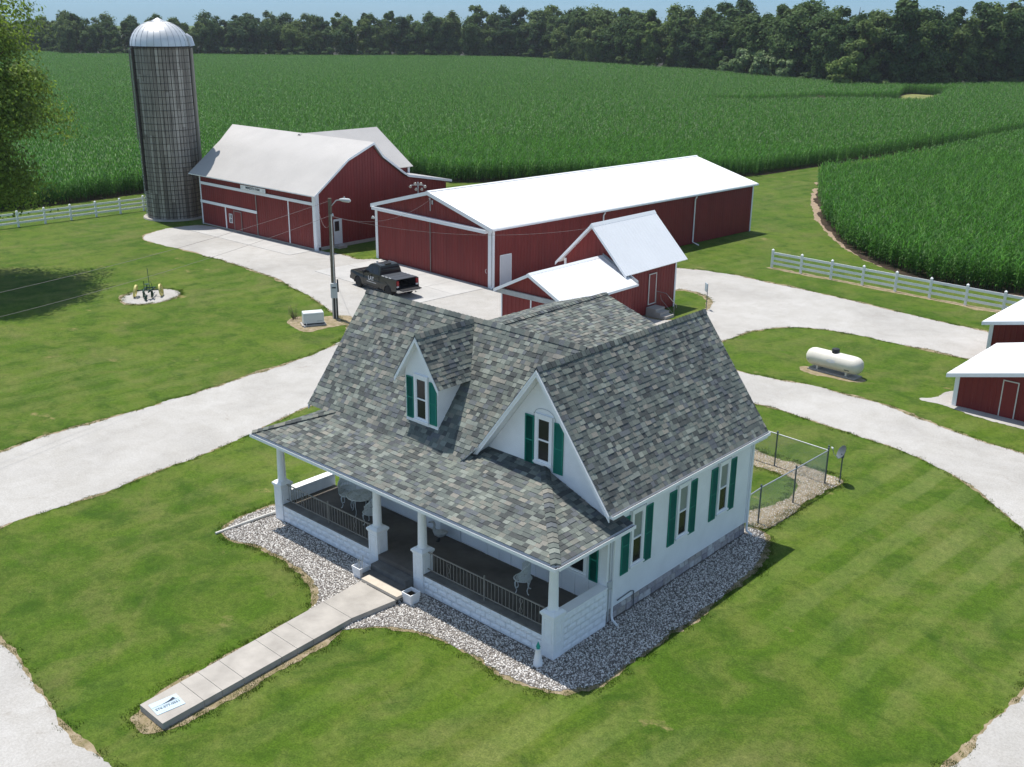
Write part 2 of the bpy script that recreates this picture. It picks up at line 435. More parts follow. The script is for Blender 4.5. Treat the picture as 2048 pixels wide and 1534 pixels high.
def verge_mat():
    m, nt, b = newmat('dry_verge')
    p = pos(nt)
    f = noise(nt, 3.0, 5, 0.7, p)
    c = ramp(nt, f, [(0.3, (0.15, 0.135, 0.05, 1)), (0.5, (0.26, 0.205, 0.12, 1)), (0.7, (0.38, 0.31, 0.22, 1))])
    nt.links.new(c, b.inputs['Base Color']); b.inputs['Roughness'].default_value = 1.0
    return m
M['verge'] = verge_mat()
M['grey_gravel'] = simple('bed_base', (0.16, 0.145, 0.13), 1.0, 0.3, 12, 0.05)
# ------------------------------------------------------------------ ground sheets
rng = np.random.default_rng(7)
def chaikin(pts, it=2):
    p = np.array(pts, float)
    for _ in range(it):
        q = np.roll(p, -1, axis=0)
        p = np.stack([0.75 * p + 0.25 * q, 0.25 * p + 0.75 * q], 1).reshape(-1, 2)
    return p
def resample(p, step):
    q = np.vstack([p, p[:1]]); d = np.linalg.norm(np.diff(q, axis=0), axis=1); s = np.concatenate([[0], np.cumsum(d)])
    n = max(8, int(s[-1] / step)); t = np.linspace(0, s[-1], n, endpoint=False)
    return np.stack([np.interp(t, s, q[:, 0]), np.interp(t, s, q[:, 1])], 1)
def smooth_noise(n, k, r):
    a = r.standard_normal(max(4, n // k)); t = np.linspace(0, len(a), n, endpoint=False)
    i = np.floor(t).astype(int); f = t - i; f = f * f * (3 - 2 * f)
    return a[i % len(a)] * (1 - f) + a[(i + 1) % len(a)] * f
def ragged(pts, step=0.14, amp=0.07, off=0.0, seed=1, soft=2):
    p = resample(chaikin(pts, soft) if soft else np.array(pts, float), step)
    t = np.roll(p, -1, axis=0) - np.roll(p, 1, axis=0); t /= np.linalg.norm(t, axis=1, keepdims=True) + 1e-9
    area = 0.5 * np.sum(p[:, 0] * np.roll(p[:, 1], -1) - np.roll(p[:, 0], -1) * p[:, 1])
    nrm = np.stack([t[:, 1], -t[:, 0]], 1) * (1 if area > 0 else -1)   # outward
    r = np.random.default_rng(seed); n = len(p)
    w = off + amp * (0.9 * smooth_noise(n, 9, r) + 0.5 * smooth_noise(n, 3, r) + 0.35 * r.standard_normal(n))
    return p + nrm * w[:, None]
def sheet(name, outer, holes, z, mat, kind='structure', label=None, cat=None):
    polys = [[Vector((x, y, 0)) for x, y in outer]] + [[Vector((x, y, 0)) for x, y in h] for h in holes]
    tris = tessellate_polygon(polys)
    vs = [(v.x, v.y, z) for pl in polys for v in pl]
    fs = []
    for a, b, c in tris:
        A, B, Cc = vs[a], vs[b], vs[c]
        cr = (B[0] - A[0]) * (Cc[1] - A[1]) - (B[1] - A[1]) * (Cc[0] - A[0])
        fs.append((a, b, c) if cr > 0 else (a, c, b))
    me = bpy.data.meshes.new(name); me.from_pydata(vs, [], fs); me.materials.append(mat)
    o = link(name, me); tag(o, label, cat, None, kind)
    return o
def inside(P, poly):
    x, y = P[:, 0], P[:, 1]; poly = np.asarray(poly); r = np.zeros(len(P), bool)
    x0, y0 = poly[-1]
    for x1, y1 in poly:
        c = (y1 > y) != (y0 > y)
        with np.errstate(divide='ignore', invalid='ignore'):
            r ^= c & (x < (x0 - x1) * (y - y1) / (y0 - y1 + 1e-12) + x1)
        x0, y0 = x1, y1
    return r

OUTER = [(-27.0, -14), (-27.4, -4.5), (-28.0, -2.0), (-27.9, 1.6), (-28.1, 5.8), (-28.5, 9.7), (-28.8, 12.5), (-29.3, 15.0), (-30.4, 17.3), (-32.2, 18.9),
         (-34.7, 19.6), (-37.8, 20.9), (-41.4, 22.0), (-47.7, 23.15), (-54.4, 23.7), (-61.4, 23.4), (-64.6, 23.2), (-66.6, 24.6), (-67.6, 26.8), (-67.3, 29.0), (-66.9, 30.7),
         (-60, 30.8), (-51.2, 30.8), (-50.2, 30.9), (-48.0, 31.3), (-45.8, 31.0), (-45.2, 32.3), (-40, 32.4), (-33, 32.2), (-31.9, 34), (-31.3, 40), (-29.5, 44.2),
         (-26.2, 46.6), (-23.4, 47.2), (-19.1, 47.05), (-14.5, 46.5), (-10.3, 46.0), (-5.3, 45.2), (4, 44.2), (16, 42), (26, 34), (28, 16), (26, -4), (18, -18), (4, -26), (-14, -28), (-25, -22)]
HOUSE_LAWN = [(-20.6, -7.3), (-20.5, -5.5), (-20.7, -2.3), (-20.9, 0.8), (-21.5, 4.2), (-22.8, 8.6), (-22.6, 13), (-20, 17.2), (-16, 20.6), (-11.2, 23.0), (-7.2, 23.8),
              (-5.6, 23.85), (-3.0, 23.5), (-0.7, 23.2), (1.5, 22.9), (3.4, 22.0), (5.0, 20.9), (6.4, 19.7), (7.5, 18.6), (9.3, 15.6), (10.6, 11.6), (10.85, 8.0), (10.6, 6.1), (10.5, 4.6), (10.4, 2.2),
              (9.3, -2.4), (6.6, -6.6), (2.4, -9.8), (-2, -11.1), (-5.2, -11.3), (-7.1, -11.3), (-9.1, -11.06), (-11.3, -10.8), (-12.9, -10.7), (-16.4, -10.2), (-19.4, -9.0)]
ISLAND = [(-13.6, 30.8), (-13.95, 32.4), (-13.55, 35.9), (-12.0, 38.1), (-9.1, 39.0), (-6.5, 38.7), (-2.2, 38.7), (4, 38.4), (12, 37.5), (14, 33), (13, 28), (9, 26.6), (5.0, 26.25), (2.8, 26.5), (0.15, 27.4),
          (-2.7, 28.2), (-5.4, 28.2), (-8.1, 27.9), (-10.2, 27.35), (-12.6, 28.6)]
SMALL_GRASS = [(-23.1, 41.0), (-21.15, 41.0), (-19.4, 39.8), (-18.4, 38.0), (-17.5, 34.9), (-18.6, 33.2), (-20.6, 32.9), (-23.5, 36.5)]
BED = [(-14.7, 1.2), (-14.75, -0.9), (-14.45, -1.95), (-13.6, -2.15), (-12.35, -1.75), (-10.9, -1.65), (-9.3, -1.8), (-8.2, -2.3), (-7.65, -2.85), (-7.35, -3.35), (-6.6, -3.6), (-5.95, -3.1),
       (-5.55, -2.6), (-4.85, -1.95), (-3.8, -1.5), (-2.6, -1.35), (-1.2, -1.42), (-0.2, -1.5), (0.8, -1.25), (1.45, -0.75), (1.68, 0.2), (1.70, 1.3), (1.73, 4.7), (1.66, 7.9), (1.35, 10.1), (0.5, 11.6), (-0.05, 11.75), (-1.2, 11.3), (-6, 5), (-13.6, 3.2)]
PEN = [(-0.35, 11.9), (0.36, 11.9), (0.36, 13.0), (0.32, 16.4), (0.66, 17.6), (0.5, 18.1), (-0.4, 18.3), (-2.9, 18.4), (-4.9, 18.5), (-9.5, 18.7), (-9.5, 17.2), (-4.0, 17.0), (-3.2, 16.95), (-1.3, 16.95), (-0.6, 16.2), (-0.4, 14.3), (-0.95, 13.0), (-1.4, 12.0)]
PLOW_SPOT = [(-48.7, 13.0), (-49.1, 15.0), (-47.5, 16.2), (-46.0, 15.5), (-45.2, 13.6), (-45.9, 12.0), (-47.4, 11.9)]
TANK_PAD = [(-8.4, 30.7), (-7.3, 31.5), (-4.5, 31.3), (-4.4, 30.6), (-5.2, 30.15), (-7.5, 29.9)]
GEN_SPOT = [(-35.9, 16.6), (-36.0, 18.0), (-34.9, 18.3), (-34.7, 19.3), (-33.6, 20.3), (-32.2, 19.3), (-32.7, 17.2), (-32.5, 15.9), (-34.1, 16.0)]
SKIRT = [(-1.4, 30.0), (-0.7, 30.9), (-0.6, 33), (1, 33), (12, 31), (12, 28.9), (4.1, 29.3), (1.9, 29.55), (0.3, 30.0)]
WALK = [(-6.69, -9.53), (-5.51, -9.54), (-5.95, -2.5), (-5.95, -2.0), (-5.7, -0.95), (-7.5, -0.95), (-7.32, -3.17), (-7.2, -4.54)]
CORN_MAIN = [(-86, -90), (-86, 28), (-86.9, 36.1), (-85, 52), (-80, 62.5), (-76.0, 64.8), (-69.4, 64.4), (-63.2, 72.7), (-55, 84.5), (-47.9, 94.7), (-47.3, 102), (-46.6, 112), (-45.4, 125), (-43.9, 140), (-42.2, 155), (-41.1, 171), (-40.3, 197), (-40, 240), (-45, 310),
             (-83, 303), (-97, 275), (-104.5, 255.5), (-124, 262), (-146, 272), (-172, 287), (-205, 291), (-240, 303), (-267, 315), (-287, 314.5), (-324, 286), (-379, 226.5), (-404, 185), (-448, 191), (-520, 180), (-620, 120), (-560, 0), (-400, -90)]
WATERWAY = [(-111, 181), (-104, 179), (-99.5, 180.5), (-96, 185), (-93, 191), (-89.5, 198.5), (-84.5, 204), (-79.5, 207), (-74.0, 211), (-78.5, 231.9), (-86.5, 258), (-97, 258), (-95.4, 250), (-88.0, 229.5), (-92.0, 219.1), (-98.3, 211.7), (-101.5, 199.0), (-106.0, 189.4), (-112, 182)]
CORN_RIGHT = [(-39.8, 100.5), (-40.5, 97.0), (-33.8, 83.8), (-28, 73.3), (-21.3, 63.6), (-15.8, 58.4), (-10.4, 55.7), (-7.2, 55.7), (-4.5, 56.4), (3, 59), (14, 64), (14, 90), (0, 130), (-14, 175), (-22, 215), (-36.5, 215), (-37.1, 185), (-37.9, 161), (-38.0, 142), (-38.4, 125), (-38.6, 112), (-38.9, 105)]
FIELD_TRACK = None

link_ground = sheet('lawn', [(-1400, -450), (900, -450), (900, 1400), (-1400, 1400)], [], 0.0, M['lawn'], label='mown green lawn around the farm buildings')
r_outer = ragged(OUTER, 0.2, 0.09, 0, 1); r_lawn = ragged(HOUSE_LAWN, 0.14, 0.06, 0, 2); r_isl = ragged(ISLAND, 0.18, 0.08, 0, 3); r_sg = ragged(SMALL_GRASS, 0.18, 0.08, 0, 4)
v_outer = ragged(OUTER, 0.25, 0.11, 0.12, 5); v_lawn = ragged(HOUSE_LAWN, 0.16, 0.07, -0.07, 6); v_isl = ragged(ISLAND, 0.2, 0.10, -0.10, 7); v_sg = ragged(SMALL_GRASS, 0.2, 0.12, -0.25, 8)
sheet('dry_verge', v_outer, [v_lawn, v_isl, v_sg], 0.004, M['verge'], label='dry brown grass edge along the gravel drive')
sheet('gravel_driveway', r_outer, [r_lawn, r_isl, r_sg], 0.008, M['gravel'], label='pale crushed stone drive looping round the house')
r_bed = ragged(BED, 0.1, 0.05, 0, 9); v_bed = ragged(BED, 0.12, 0.08, 0.16, 10)
sheet('bed_edge', v_bed, [], 0.004, M['verge'], label='bare tan soil rim round the stone bed')
sheet('stone_bed_ground', r_bed, [], 0.008, M['grey_gravel'], label='ground under the loose stones beside the house')
r_pen = ragged(PEN, 0.12, 0.07, 0, 11)
sheet('pen_gravel_strip', r_pen, [], 0.013, M['verge'], label='tan gravel strip along the chain link fence')
walk_verge = ragged([(-7.0, -9.85), (-5.35, -9.9), (-5.45, -6.7), (-5.55, -3.3), (-6.6, -3.2), (-7.45, -3.2), (-7.36, -4.6)], 0.1, 0.05, 0.05, 12, 1)
sheet('walk_edge_soil', walk_verge, [], 0.0105, M['verge'], label='bare tan soil along the concrete walk')
sheet('implement_gravel_spot', ragged(PLOW_SPOT, 0.12, 0.05, 0, 13), [], 0.008, M['gravel'], label='small gravel patch under the old plough')
sheet('implement_gravel_rim', ragged(PLOW_SPOT, 0.12, 0.08, 0.16, 14), [], 0.004, M['verge'], label='dry rim of the small gravel patch')
sheet('tank_ground', ragged(TANK_PAD, 0.1, 0.05, 0, 15), [], 0.006, M['verge'], label='bare ground under the gas tank')
sheet('generator_ground', ragged(GEN_SPOT, 0.1, 0.06, 0, 16), [], 0.010, M['verge'], label='bare tan ground around the generator')
sheet('shed_gravel_skirt', ragged(SKIRT, 0.12, 0.06, 0, 17), [], 0.012, M['gravel'], label='gravel skirt in front of the low red shed')
def soil_sheet(name, poly, holes, z, seed, label):
    return sheet(name, ragged(poly, 0.5, 0.18, 0.35, seed, 1), holes, z, M['soil'], label=label)
soil_sheet('field_soil', CORN_MAIN, [ragged(WATERWAY, 0.5, 0.3, -0.2, 31, 1)], 0.006, 21, 'dark soil under the large cornfield')
soil_sheet('field_soil', CORN_RIGHT, [], 0.010, 22, 'dark soil under the nearer cornfield')
sheet('field_edge_soil', ragged([(-40.6, 108), (-41.3, 98.0), (-34.9, 84.0), (-28.9, 73.0), (-21.9, 63.2), (-16.1, 57.9), (-10.6, 55.2), (-6, 55.2), (0, 57.0), (0, 58), (-10, 57), (-15, 60), (-27, 75), (-38, 99), (-38.5, 108)], 0.3, 0.15, 0, 23, 1), [], 0.004, simple('bare_field_soil', (0.30, 0.225, 0.155), 1.0, 0.2, 2.0), label='bare tan soil along the near corn edge')
sheet('field_grass_strip', ragged(WATERWAY, 0.6, 0.35, 0.2, 24, 1), [], 0.012, simple('dry_strip', (0.20, 0.21, 0.07), 1.0, 0.35, 0.35), label='dry grassy strip running through the far cornfield')
# concrete aprons
def slab_grid(name, parent_label, quads, z0, z1, mat):
    t = thing(name, (0, 0, 0), parent_label, None); t['kind'] = 'structure'
    for q in quads:
        MB().prism([(x, y, z1) for x, y in q], (0, 0, z0 - z1)).build('slab', mat, t)
    return t
M['apron'] = simple('pale_concrete', (0.45, 0.44, 0.42), 0.9, 0.10, 0.6, 0.1, bmp=0.1, bscale=30)
def cut(x0, x1, y0, y1, nx, ny, rz=0.0, o=(0, 0), g=0.012):
    qs = []
    for i in range(nx):
        for j in range(ny):
            a = x0 + (x1 - x0) * i / nx + g; b = x0 + (x1 - x0) * (i + 1) / nx - g; c = y0 + (y1 - y0) * j / ny + g; d = y0 + (y1 - y0) * (j + 1) / ny - g
            q = [(a, c), (b, c), (b, d), (a, d)]
            qs.append([(o[0] + x * math.cos(rz) - y * math.sin(rz), o[1] + x * math.sin(rz) + y * math.cos(rz)) for x, y in q])
    return qs
slab_grid('concrete_apron', 'pale concrete apron before the long red machine shed', cut(-12.6, -0.3, -6.2, -0.05, 4, 2, R(-3.55), (-32.27, 31.6)), 0.0, 0.03, M['apron'])
slab_grid('concrete_apron', 'stained concrete apron before the red barn doors', cut(-65.6, -51.0, 28.2, 30.55, 4, 1), 0.0, 0.03, M['apron'])

# ------------------------------------------------------------------ scattering (geometry nodes instances, only for what nobody could count)
def scatter_group(name, coll):
    ng = bpy.data.node_groups.new(name, 'GeometryNodeTree')
    ng.interface.new_socket('Geometry', in_out='INPUT', socket_type='NodeSocketGeometry')
    ng.interface.new_socket('Geometry', in_out='OUTPUT', socket_type='NodeSocketGeometry')
    n = ng.nodes; l = ng.links
    gi = n.new('NodeGroupInput'); go = n.new('NodeGroupOutput')
    ci = n.new('GeometryNodeCollectionInfo'); ci.inputs[0].default_value = coll
    ci.inputs['Separate Children'].default_value = True; ci.inputs['Reset Children'].default_value = True
    iop = n.new('GeometryNodeInstanceOnPoints'); iop.inputs['Pick Instance'].default_value = True
    at = n.new('GeometryNodeInputNamedAttribute'); at.data_type = 'FLOAT_VECTOR'; at.inputs[0].default_value = 'rot'
    sc = n.new('GeometryNodeInputNamedAttribute'); sc.data_type = 'FLOAT_VECTOR'; sc.inputs[0].default_value = 'scl'
    e2r = n.new('FunctionNodeEulerToRotation')
    l.new(gi.outputs[0], iop.inputs['Points']); l.new(ci.outputs[0], iop.inputs['Instance'])
    l.new(at.outputs[0], e2r.inputs[0]); l.new(e2r.outputs[0], iop.inputs['Rotation']); l.new(sc.outputs[0], iop.inputs['Scale'])
    l.new(iop.outputs[0], go.inputs[0])
    return ng
def scatter(name, protos, P, rot, scl, label, cat=None):
    """P (n,3), rot (n,3), scl (n,) -> one object of kind stuff"""
    c = bpy.data.collections.new(name + '_pieces')
    for i, me in enumerate(protos):
        o = bpy.data.objects.new(name + '_piece', me); c.objects.link(o)
    me = bpy.data.meshes.new(name); me.vertices.add(len(P)); me.vertices.foreach_set('co', np.asarray(P, np.float32).ravel())
    a = me.attributes.new('rot', 'FLOAT_VECTOR', 'POINT'); a.data.foreach_set('vector', np.asarray(rot, np.float32).ravel())
    s = np.asarray(scl, np.float32); s = np.repeat(s[:, None], 3, 1) if s.ndim == 1 else s
    a = me.attributes.new('scl', 'FLOAT_VECTOR', 'POINT'); a.data.foreach_set('vector', s.ravel())
    o = link(name, me); tag(o, label, cat, None, 'stuff')
    md = o.modifiers.new('scatter', 'NODES'); md.node_group = scatter_group(name, c)
    return o
CAMXY = np.array([CAM.x, CAM.y])
def in_view(P, m=0.06):
    d = np.c_[P - CAMXY, np.full(len(P), -CAM.z)]
    z = d @ np.array(_fw); x = d @ np.array(_rt) / z; y = d @ np.array(_up) / z
    return (z > 1) & (np.abs(x) < 0.486 + m) & (np.abs(y) < 0.364 + m)
def jitter_points(x0, x1, y0, y1, step, r):
    gx = np.arange(x0, x1, step); gy = np.arange(y0, y1, step)
    X, Y = np.meshgrid(gx, gy); P = np.stack([X.ravel(), Y.ravel()], 1)
    return P + r.uniform(-0.5, 0.5, P.shape) * step
def rects_out(P, rects):
    k = np.ones(len(P), bool)
    for a, b, c, d in rects: k &= ~((P[:, 0] > a) & (P[:, 0] < b) & (P[:, 1] > c) & (P[:, 1] < d))
    return k
BUILDINGS = [(-13.7, 0.0, 0.0, 11.3), (-15, -7.5, 7, 17), (-67, -50.7, 30.6, 45.3), (-45, -30.2, 32, 64), (-25, -19.8, 24, 37), (0.3, 12, 30.4, 37), (-1.1, 12, 38.8, 46), (-75, -69.9, 28.6, 33.6)]

def grass_tuft(seed, n=26, rad=0.17, h=0.055):
    r = random.Random(seed); mb = MB()
    for i in range(n):
        a = r.uniform(0, 6.283); d = rad * math.sqrt(r.random()); x, y = d * math.cos(a), d * math.sin(a)
        t = r.uniform(0, 6.283); w = r.uniform(0.006, 0.011); hh = h * r.uniform(0.55, 1.2); ln = r.uniform(0.2, 0.9) * hh; q = r.uniform(0, 6.283)
        wx, wy = w * math.cos(t), w * math.sin(t)
        mb.add([(x - wx, y - wy, 0), (x + wx, y + wy, 0), (x + ln * math.cos(q), y + ln * math.sin(q), hh)], [(0, 1, 2)])
    return mb.mesh('grass_tuft', M['blade'])
tufts = [grass_tuft(i) for i in range(4)]
def lawn_points(step, dmin, dmax, seed):
    r = np.random.default_rng(seed)
    P = jitter_points(-86, 16, -16, 104, step, r)
    d = np.hypot(P[:, 0] - CAM.x, P[:, 1] - CAM.y)
    P = P[(d >= dmin) & (d < dmax)]; P = P[in_view(P)]
    ok = (~inside(P, r_outer)) | inside(P, r_lawn) | inside(P, r_isl) | inside(P, r_sg)
    for pl in (r_bed, r_pen, WALK, PLOW_SPOT, TANK_PAD, GEN_SPOT, walk_verge): ok &= ~inside(P, pl)
    for pl in (CORN_MAIN, CORN_RIGHT): ok &= ~inside(P, pl)
    return P[ok & rects_out(P, BUILDINGS)]
def fringe(lines, wid, per_m, seed):
    r = np.random.default_rng(seed); out = []
    for p in lines:
        p = np.asarray(p); q = np.roll(p, -1, 0); L = np.linalg.norm(q - p, axis=1); n = r.poisson(L * per_m)
        i = np.repeat(np.arange(len(p)), n); t = r.random(len(i))[:, None]
        out.append(p[i] * (1 - t) + q[i] * t + r.normal(0, wid, (len(i), 2)))
    P = np.vstack(out); P = P[in_view(P)]
    ok = (~inside(P, r_outer)) | inside(P, r_lawn) | inside(P, r_isl) | inside(P, r_sg)
    return P[ok & ~inside(P, r_bed) & rects_out(P, BUILDINGS) & (np.hypot(P[:, 0] - CAM.x, P[:, 1] - CAM.y) < 85)]
P = fringe([r_outer, r_lawn, r_isl, r_sg, v_bed, walk_verge, ragged(PEN, .2, .05, .05, 18), ragged(PLOW_SPOT, .2, .05, .1, 19)], 0.12, 16, 41)
scatter('lawn_grass', tufts, np.c_[P, np.zeros(len(P))], np.c_[np.zeros((len(P), 2)), rng.uniform(0, 6.28, len(P))], rng.uniform(0.5, 1.3, len(P)), 'longer grass blades along the lawn edges', 'grass')

# loose stones of the bed
def pebble(seed):
    bm = bmesh.new(); bmesh.ops.create_icosphere(bm, subdivisions=1, radius=1.0)
    r = random.Random(seed); sx, sy, sz = r.uniform(0.8, 1.2), r.uniform(0.6, 0.9), r.uniform(0.45, 0.7)
    for v in bm.verts:
        k = r.uniform(0.78, 1.18); v.co = Vector((v.co.x * sx * k, v.co.y * sy * k, v.co.z * sz * k))
    me = bpy.data.meshes.new('pebble'); bm.to_mesh(me); bm.free(); me.materials.append(M['pebble'])
    return me
pebbles = [pebble(i) for i in range(6)]
def stones(name, poly, step, size, seed, label, excl=(), z=0.012):
    r = np.random.default_rng(seed); poly = np.asarray(poly)
    P = jitter_points(poly[:, 0].min(), poly[:, 0].max(), poly[:, 1].min(), poly[:, 1].max(), step, r)
    ok = inside(P, poly) & rects_out(P, [(-13.7, -0.05, 0.0, 11.2)])
    for e in excl: ok &= ~inside(P, e)
    P = P[ok]
    return scatter(name, pebbles, np.c_[P, np.full(len(P), z)], r.uniform(0, 6.28, (len(P), 3)) * np.array([0.12, 0.12, 1]), r.uniform(0.6, 1.25, len(P)) * size, label, 'stones')
stones('bed_stones', r_bed, 0.056, 0.036, 51, 'loose white and grey stones in the bed round the house', (WALK,))
stones('pen_stones', r_pen, 0.075, 0.028, 52, 'tan pea gravel along the chain link fence')
# ------------------------------------------------------------------ the farmhouse
house = thing('farmhouse', (0, 0, 0), 'white farmhouse with grey shingle roof, teal shutters and a pillared front porch', 'house')
UM, ZR, SM = -2.68, 7.98, 1.319            # main gable: ridge line, height, slope
VA, VB, UE, ZE = 2.147, 11.48, 0.265, 4.095
VW, ZW, SW = 4.653, 8.05, 1.247            # cross wing: ridge along u
UWL, VWE, ZWE = -13.46, 1.61, 4.256
V0, U0, U1, ZP, SP = -0.436, -14.17, 0.374, 3.495, 0.37   # porch roof
UR, VF, VBK = -0.10, 2.60, 11.17
def zmain(u): return ZR - SM * abs(u - UM)
def zwing(v): return ZW - SW * abs(v - VW)
FL = 0.62

# walls
w = MB()
ul, ur = 2 * UM - UR, UR
t = 0.16
w.prism([(ul, VF, 0.46), (ur, VF, 0.46), (ur, VF, zmain(ur) - t), (UM, VF, ZR - t), (ul, VF, zmain(ul) - t)], (0, VBK - VF, 0))
w.build('wall', M['white_paint'], house)
w = MB()
w.prism([(-13.15, VF + .05, 0.46), (-13.15, VF + .05, zwing(VF + .05) - t), (-13.15, VW, ZW - t), (-13.15, 2 * VW - VF, zwing(VF) - t), (-13.15, 2 * VW - VF, 0.46)], (13.15 + ul - 0.01, 0, 0))
w.build('wing_wall', M['white_paint'], house)
w = MB()
w.box(ul - .02, ur - .03, VF + 0.02, VBK - .03, 0, 0.46); w.box(-13.18, ul - 0.05, VF + .08, 2 * VW - VF + .02, 0, 0.455)
found = w.build('foundation', M['mortar'], house)
# foundation stones on the visible right side
r = random.Random(3)
z0 = 0.0
for row, (za, zb) in enumerate([(0.0, 0.25), (0.25, 0.455)]):
    v = VF + 0.05
    while v < VBK - 0.1:
        L = r.uniform(0.22, 0.5); v2 = min(v + L, VBK - 0.04)
        g = 0.014; j = lambda s=0.025: r.uniform(-s, s)
        zt = zb - g + j(.02) if row == 0 else zb - g
        poly = [(v + g, za + g + j(.015)), ((v + v2) / 2 + j(.06), za + g + j(.01)), (v2 - g, za + g + j(.015)), (v2 - g + j(.01), (za + zb) / 2 + j(.04)), (v2 - g - abs(j(.05)), zt), (v + g + abs(j(.05)), zt), (v + g + j(.01), (za + zb) / 2 + j(.04))]
        x = ur - 0.03; d = r.uniform(0.025, 0.05)
        cy = sum(p[0] for p in poly) / 7; cz = sum(p[1] for p in poly) / 7
        mb = MB(); n = len(poly)
        ring0 = [(x, p[0], max(p[1], 0.005)) for p in poly]; ring1 = [(x + d, cy + (p[0] - cy) * .88, max(cz + (p[1] - cz) * .85, .01)) for p in poly]
        fs = [tuple(range(n, 2 * n))] + [(i, (i + 1) % n, n + (i + 1) % n, n + i) for i in range(n)]
        mb.add(ring0 + ring1, fs); mb.build('foundation_stone', M['stone'], found)
        v = v2

# roof slabs (white underside and edges) with a dark underlay on top
roof = group_of(house, 'roof')
def slope_slab(poly, th=0.09):
    poly = [Vector(p) for p in poly]; n = (poly[1] - poly[0]).cross(poly[2] - poly[0]).normalized()
    if n.z < 0: poly = poly[::-1]; n = -n
    MB().prism(poly, -n * th).build('roof_board', M['white_trim'], roof)
    c = sum(poly, Vector()) / len(poly)
    MB().add([p + n * 0.005 for p in poly], [tuple(range(len(poly)))]).build('underlay', M['underlay'], roof)

all_tabs = []     # (corner o, along a, up b, normal n, thickness) of every shingle
def shingle_slope(O, ex, eu, poly, expo=0.165, seed=1, lift=0.008, keep=1.0):
    """poly: convex outline in (s,t) on the slope, s along the eave, t upslope"""
    O, ex, eu = Vector(O), Vector(ex).normalized(), Vector(eu).normalized(); n = ex.cross(eu).normalized()
    if n.z < 0: n = -n
    rr = random.Random(seed)
    ts = [p[1] for p in poly]; tmin, tmax = min(ts), max(ts)
    def span(t):
        xs = []
        for (s0, t0), (s1, t1) in zip(poly, poly[1:] + poly[:1]):
            if (t0 <= t < t1) or (t1 <= t < t0): xs.append(s0 + (s1 - s0) * (t - t0) / (t1 - t0))
        return (min(xs), max(xs)) if len(xs) >= 2 else None
    k = 0; t = tmin
    while t < tmax - 0.03:
        t2 = min(t + expo, tmax)
        sp = span((t + t2) / 2)
        if sp:
            s = sp[0] - rr.uniform(0, 0.3); first = True
            while s < sp[1]:
                wd = rr.choice((0.14, 0.17, 0.20, 0.23, 0.26, 0.31)) * rr.uniform(0.9, 1.1)
                a, b = max(s, sp[0]), min(s + wd, sp[1])
                if b - a > 0.02:
                    th = rr.choice((0.008, 0.011, 0.020, 0.023))
                    jt = rr.uniform(-0.008, 0.008) if t > tmin else 0
                    all_tabs.append((O + ex * a + eu * (t + jt) + n * lift, ex * (b - a - 0.003), eu * (t2 - t + 0.035), n, th))
                s += wd
        t = t2
# main right slope
cs = 1 / math.sqrt(1 + SM * SM)
Lr = math.hypot(UE - UM, ZR - ZE)
slope_slab([(UE, VA, ZE), (UE, VB, ZE), (UM, VB, ZR), (UM, VA, ZR)])
shingle_slope((UE, VA, ZE), (0, 1, 0), (-(UE - UM), 0, ZR - ZE), [(-.015, -.02), (VB - VA + .015, -.02), (VB - VA + .015, Lr), (-.015, Lr)], seed=1)
# main left slope
UL2 = 2 * UM - UE
slope_slab([(UL2, VB, ZE), (UL2, VA, ZE), (UM - .001, VA, ZR), (UM - .001, VB, ZR)])
shingle_slope((UL2, VB, ZE), (0, -1, 0), (UE - UM, 0, ZR - ZE), [(0, 0), (VB - VA + .015, 0), (VB - VA + .015, Lr), (0, Lr)], seed=2, expo=0.25)
# wing front slope, up to the valley with the main left slope
Lw = math.hypot(VW - VWE, ZW - ZWE)
uv_top = UM - 0.03; uv_bot = UM - (ZR - ZWE) / SM
slope_slab([(UWL, VWE, ZWE), (uv_bot, VWE, ZWE), (uv_top, VW, ZW), (UWL, VW, ZW)])
shingle_slope((UWL, VWE, ZWE), (1, 0, 0), (0, VW - VWE, ZW - ZWE), [(-.015, -.02), (uv_bot - UWL + .02, -.02), (uv_top - UWL, Lw), (-.015, Lw)], seed=3)
# wing back slope
slope_slab([(uv_bot, 2 * VW - VWE, ZWE), (UWL, 2 * VW - VWE, ZWE), (UWL, VW + .001, ZW), (uv_top, VW + .001, ZW)])
shingle_slope((uv_bot, 2 * VW - VWE, ZWE), (-1, 0, 0), (0, -(VW - VWE), ZW - ZWE), [(0, 0), (uv_bot - UWL, 0), (uv_bot - UWL, Lw), (uv_bot - uv_top, Lw)], seed=4, expo=0.25)
# porch roof: front slope, right and left hips
cp = math.hypot(1, SP)
hv = VF - .02; du = hv - V0
pr_front = [(U0, V0, ZP), (U1, V0, ZP), (U1 - du, hv, ZP + SP * du), (uv_bot - .1, hv, ZP + SP * du), (uv_bot - .1, VWE + .30, ZP + SP * (VWE + .30 - V0)), (U0 + VWE + .30 - V0, VWE + .30, ZP + SP * (VWE + .30 - V0))]
slope_slab([pr_front[0], pr_front[1], pr_front[2], (U0 + du, hv, ZP + SP * du)], 0.07)
shingle_slope((U0, V0, ZP), (1, 0, 0), (0, 1, SP), [(0, -.02), (U1 - U0, -.02), (U1 - du - U0, du * cp), (du, du * cp)], seed=5)
Lh = 3.20 - V0
slope_slab([(U1, V0, ZP), (U1, 3.2, ZP), (UR, 3.2, ZP + SP * (U1 - UR)), (UR, hv, ZP + SP * (U1 - UR)), (U1 - du, hv, ZP + SP * du)], 0.07)
shingle_slope((U1, V0, ZP), (0, 1, 0), (-1, 0, SP), [(0, -.02), (Lh, -.02), (Lh, (U1 - UR) * cp), (du + .0, (U1 - UR) * cp + .02), (du, du * cp)], seed=6)
lh2 = 1.0
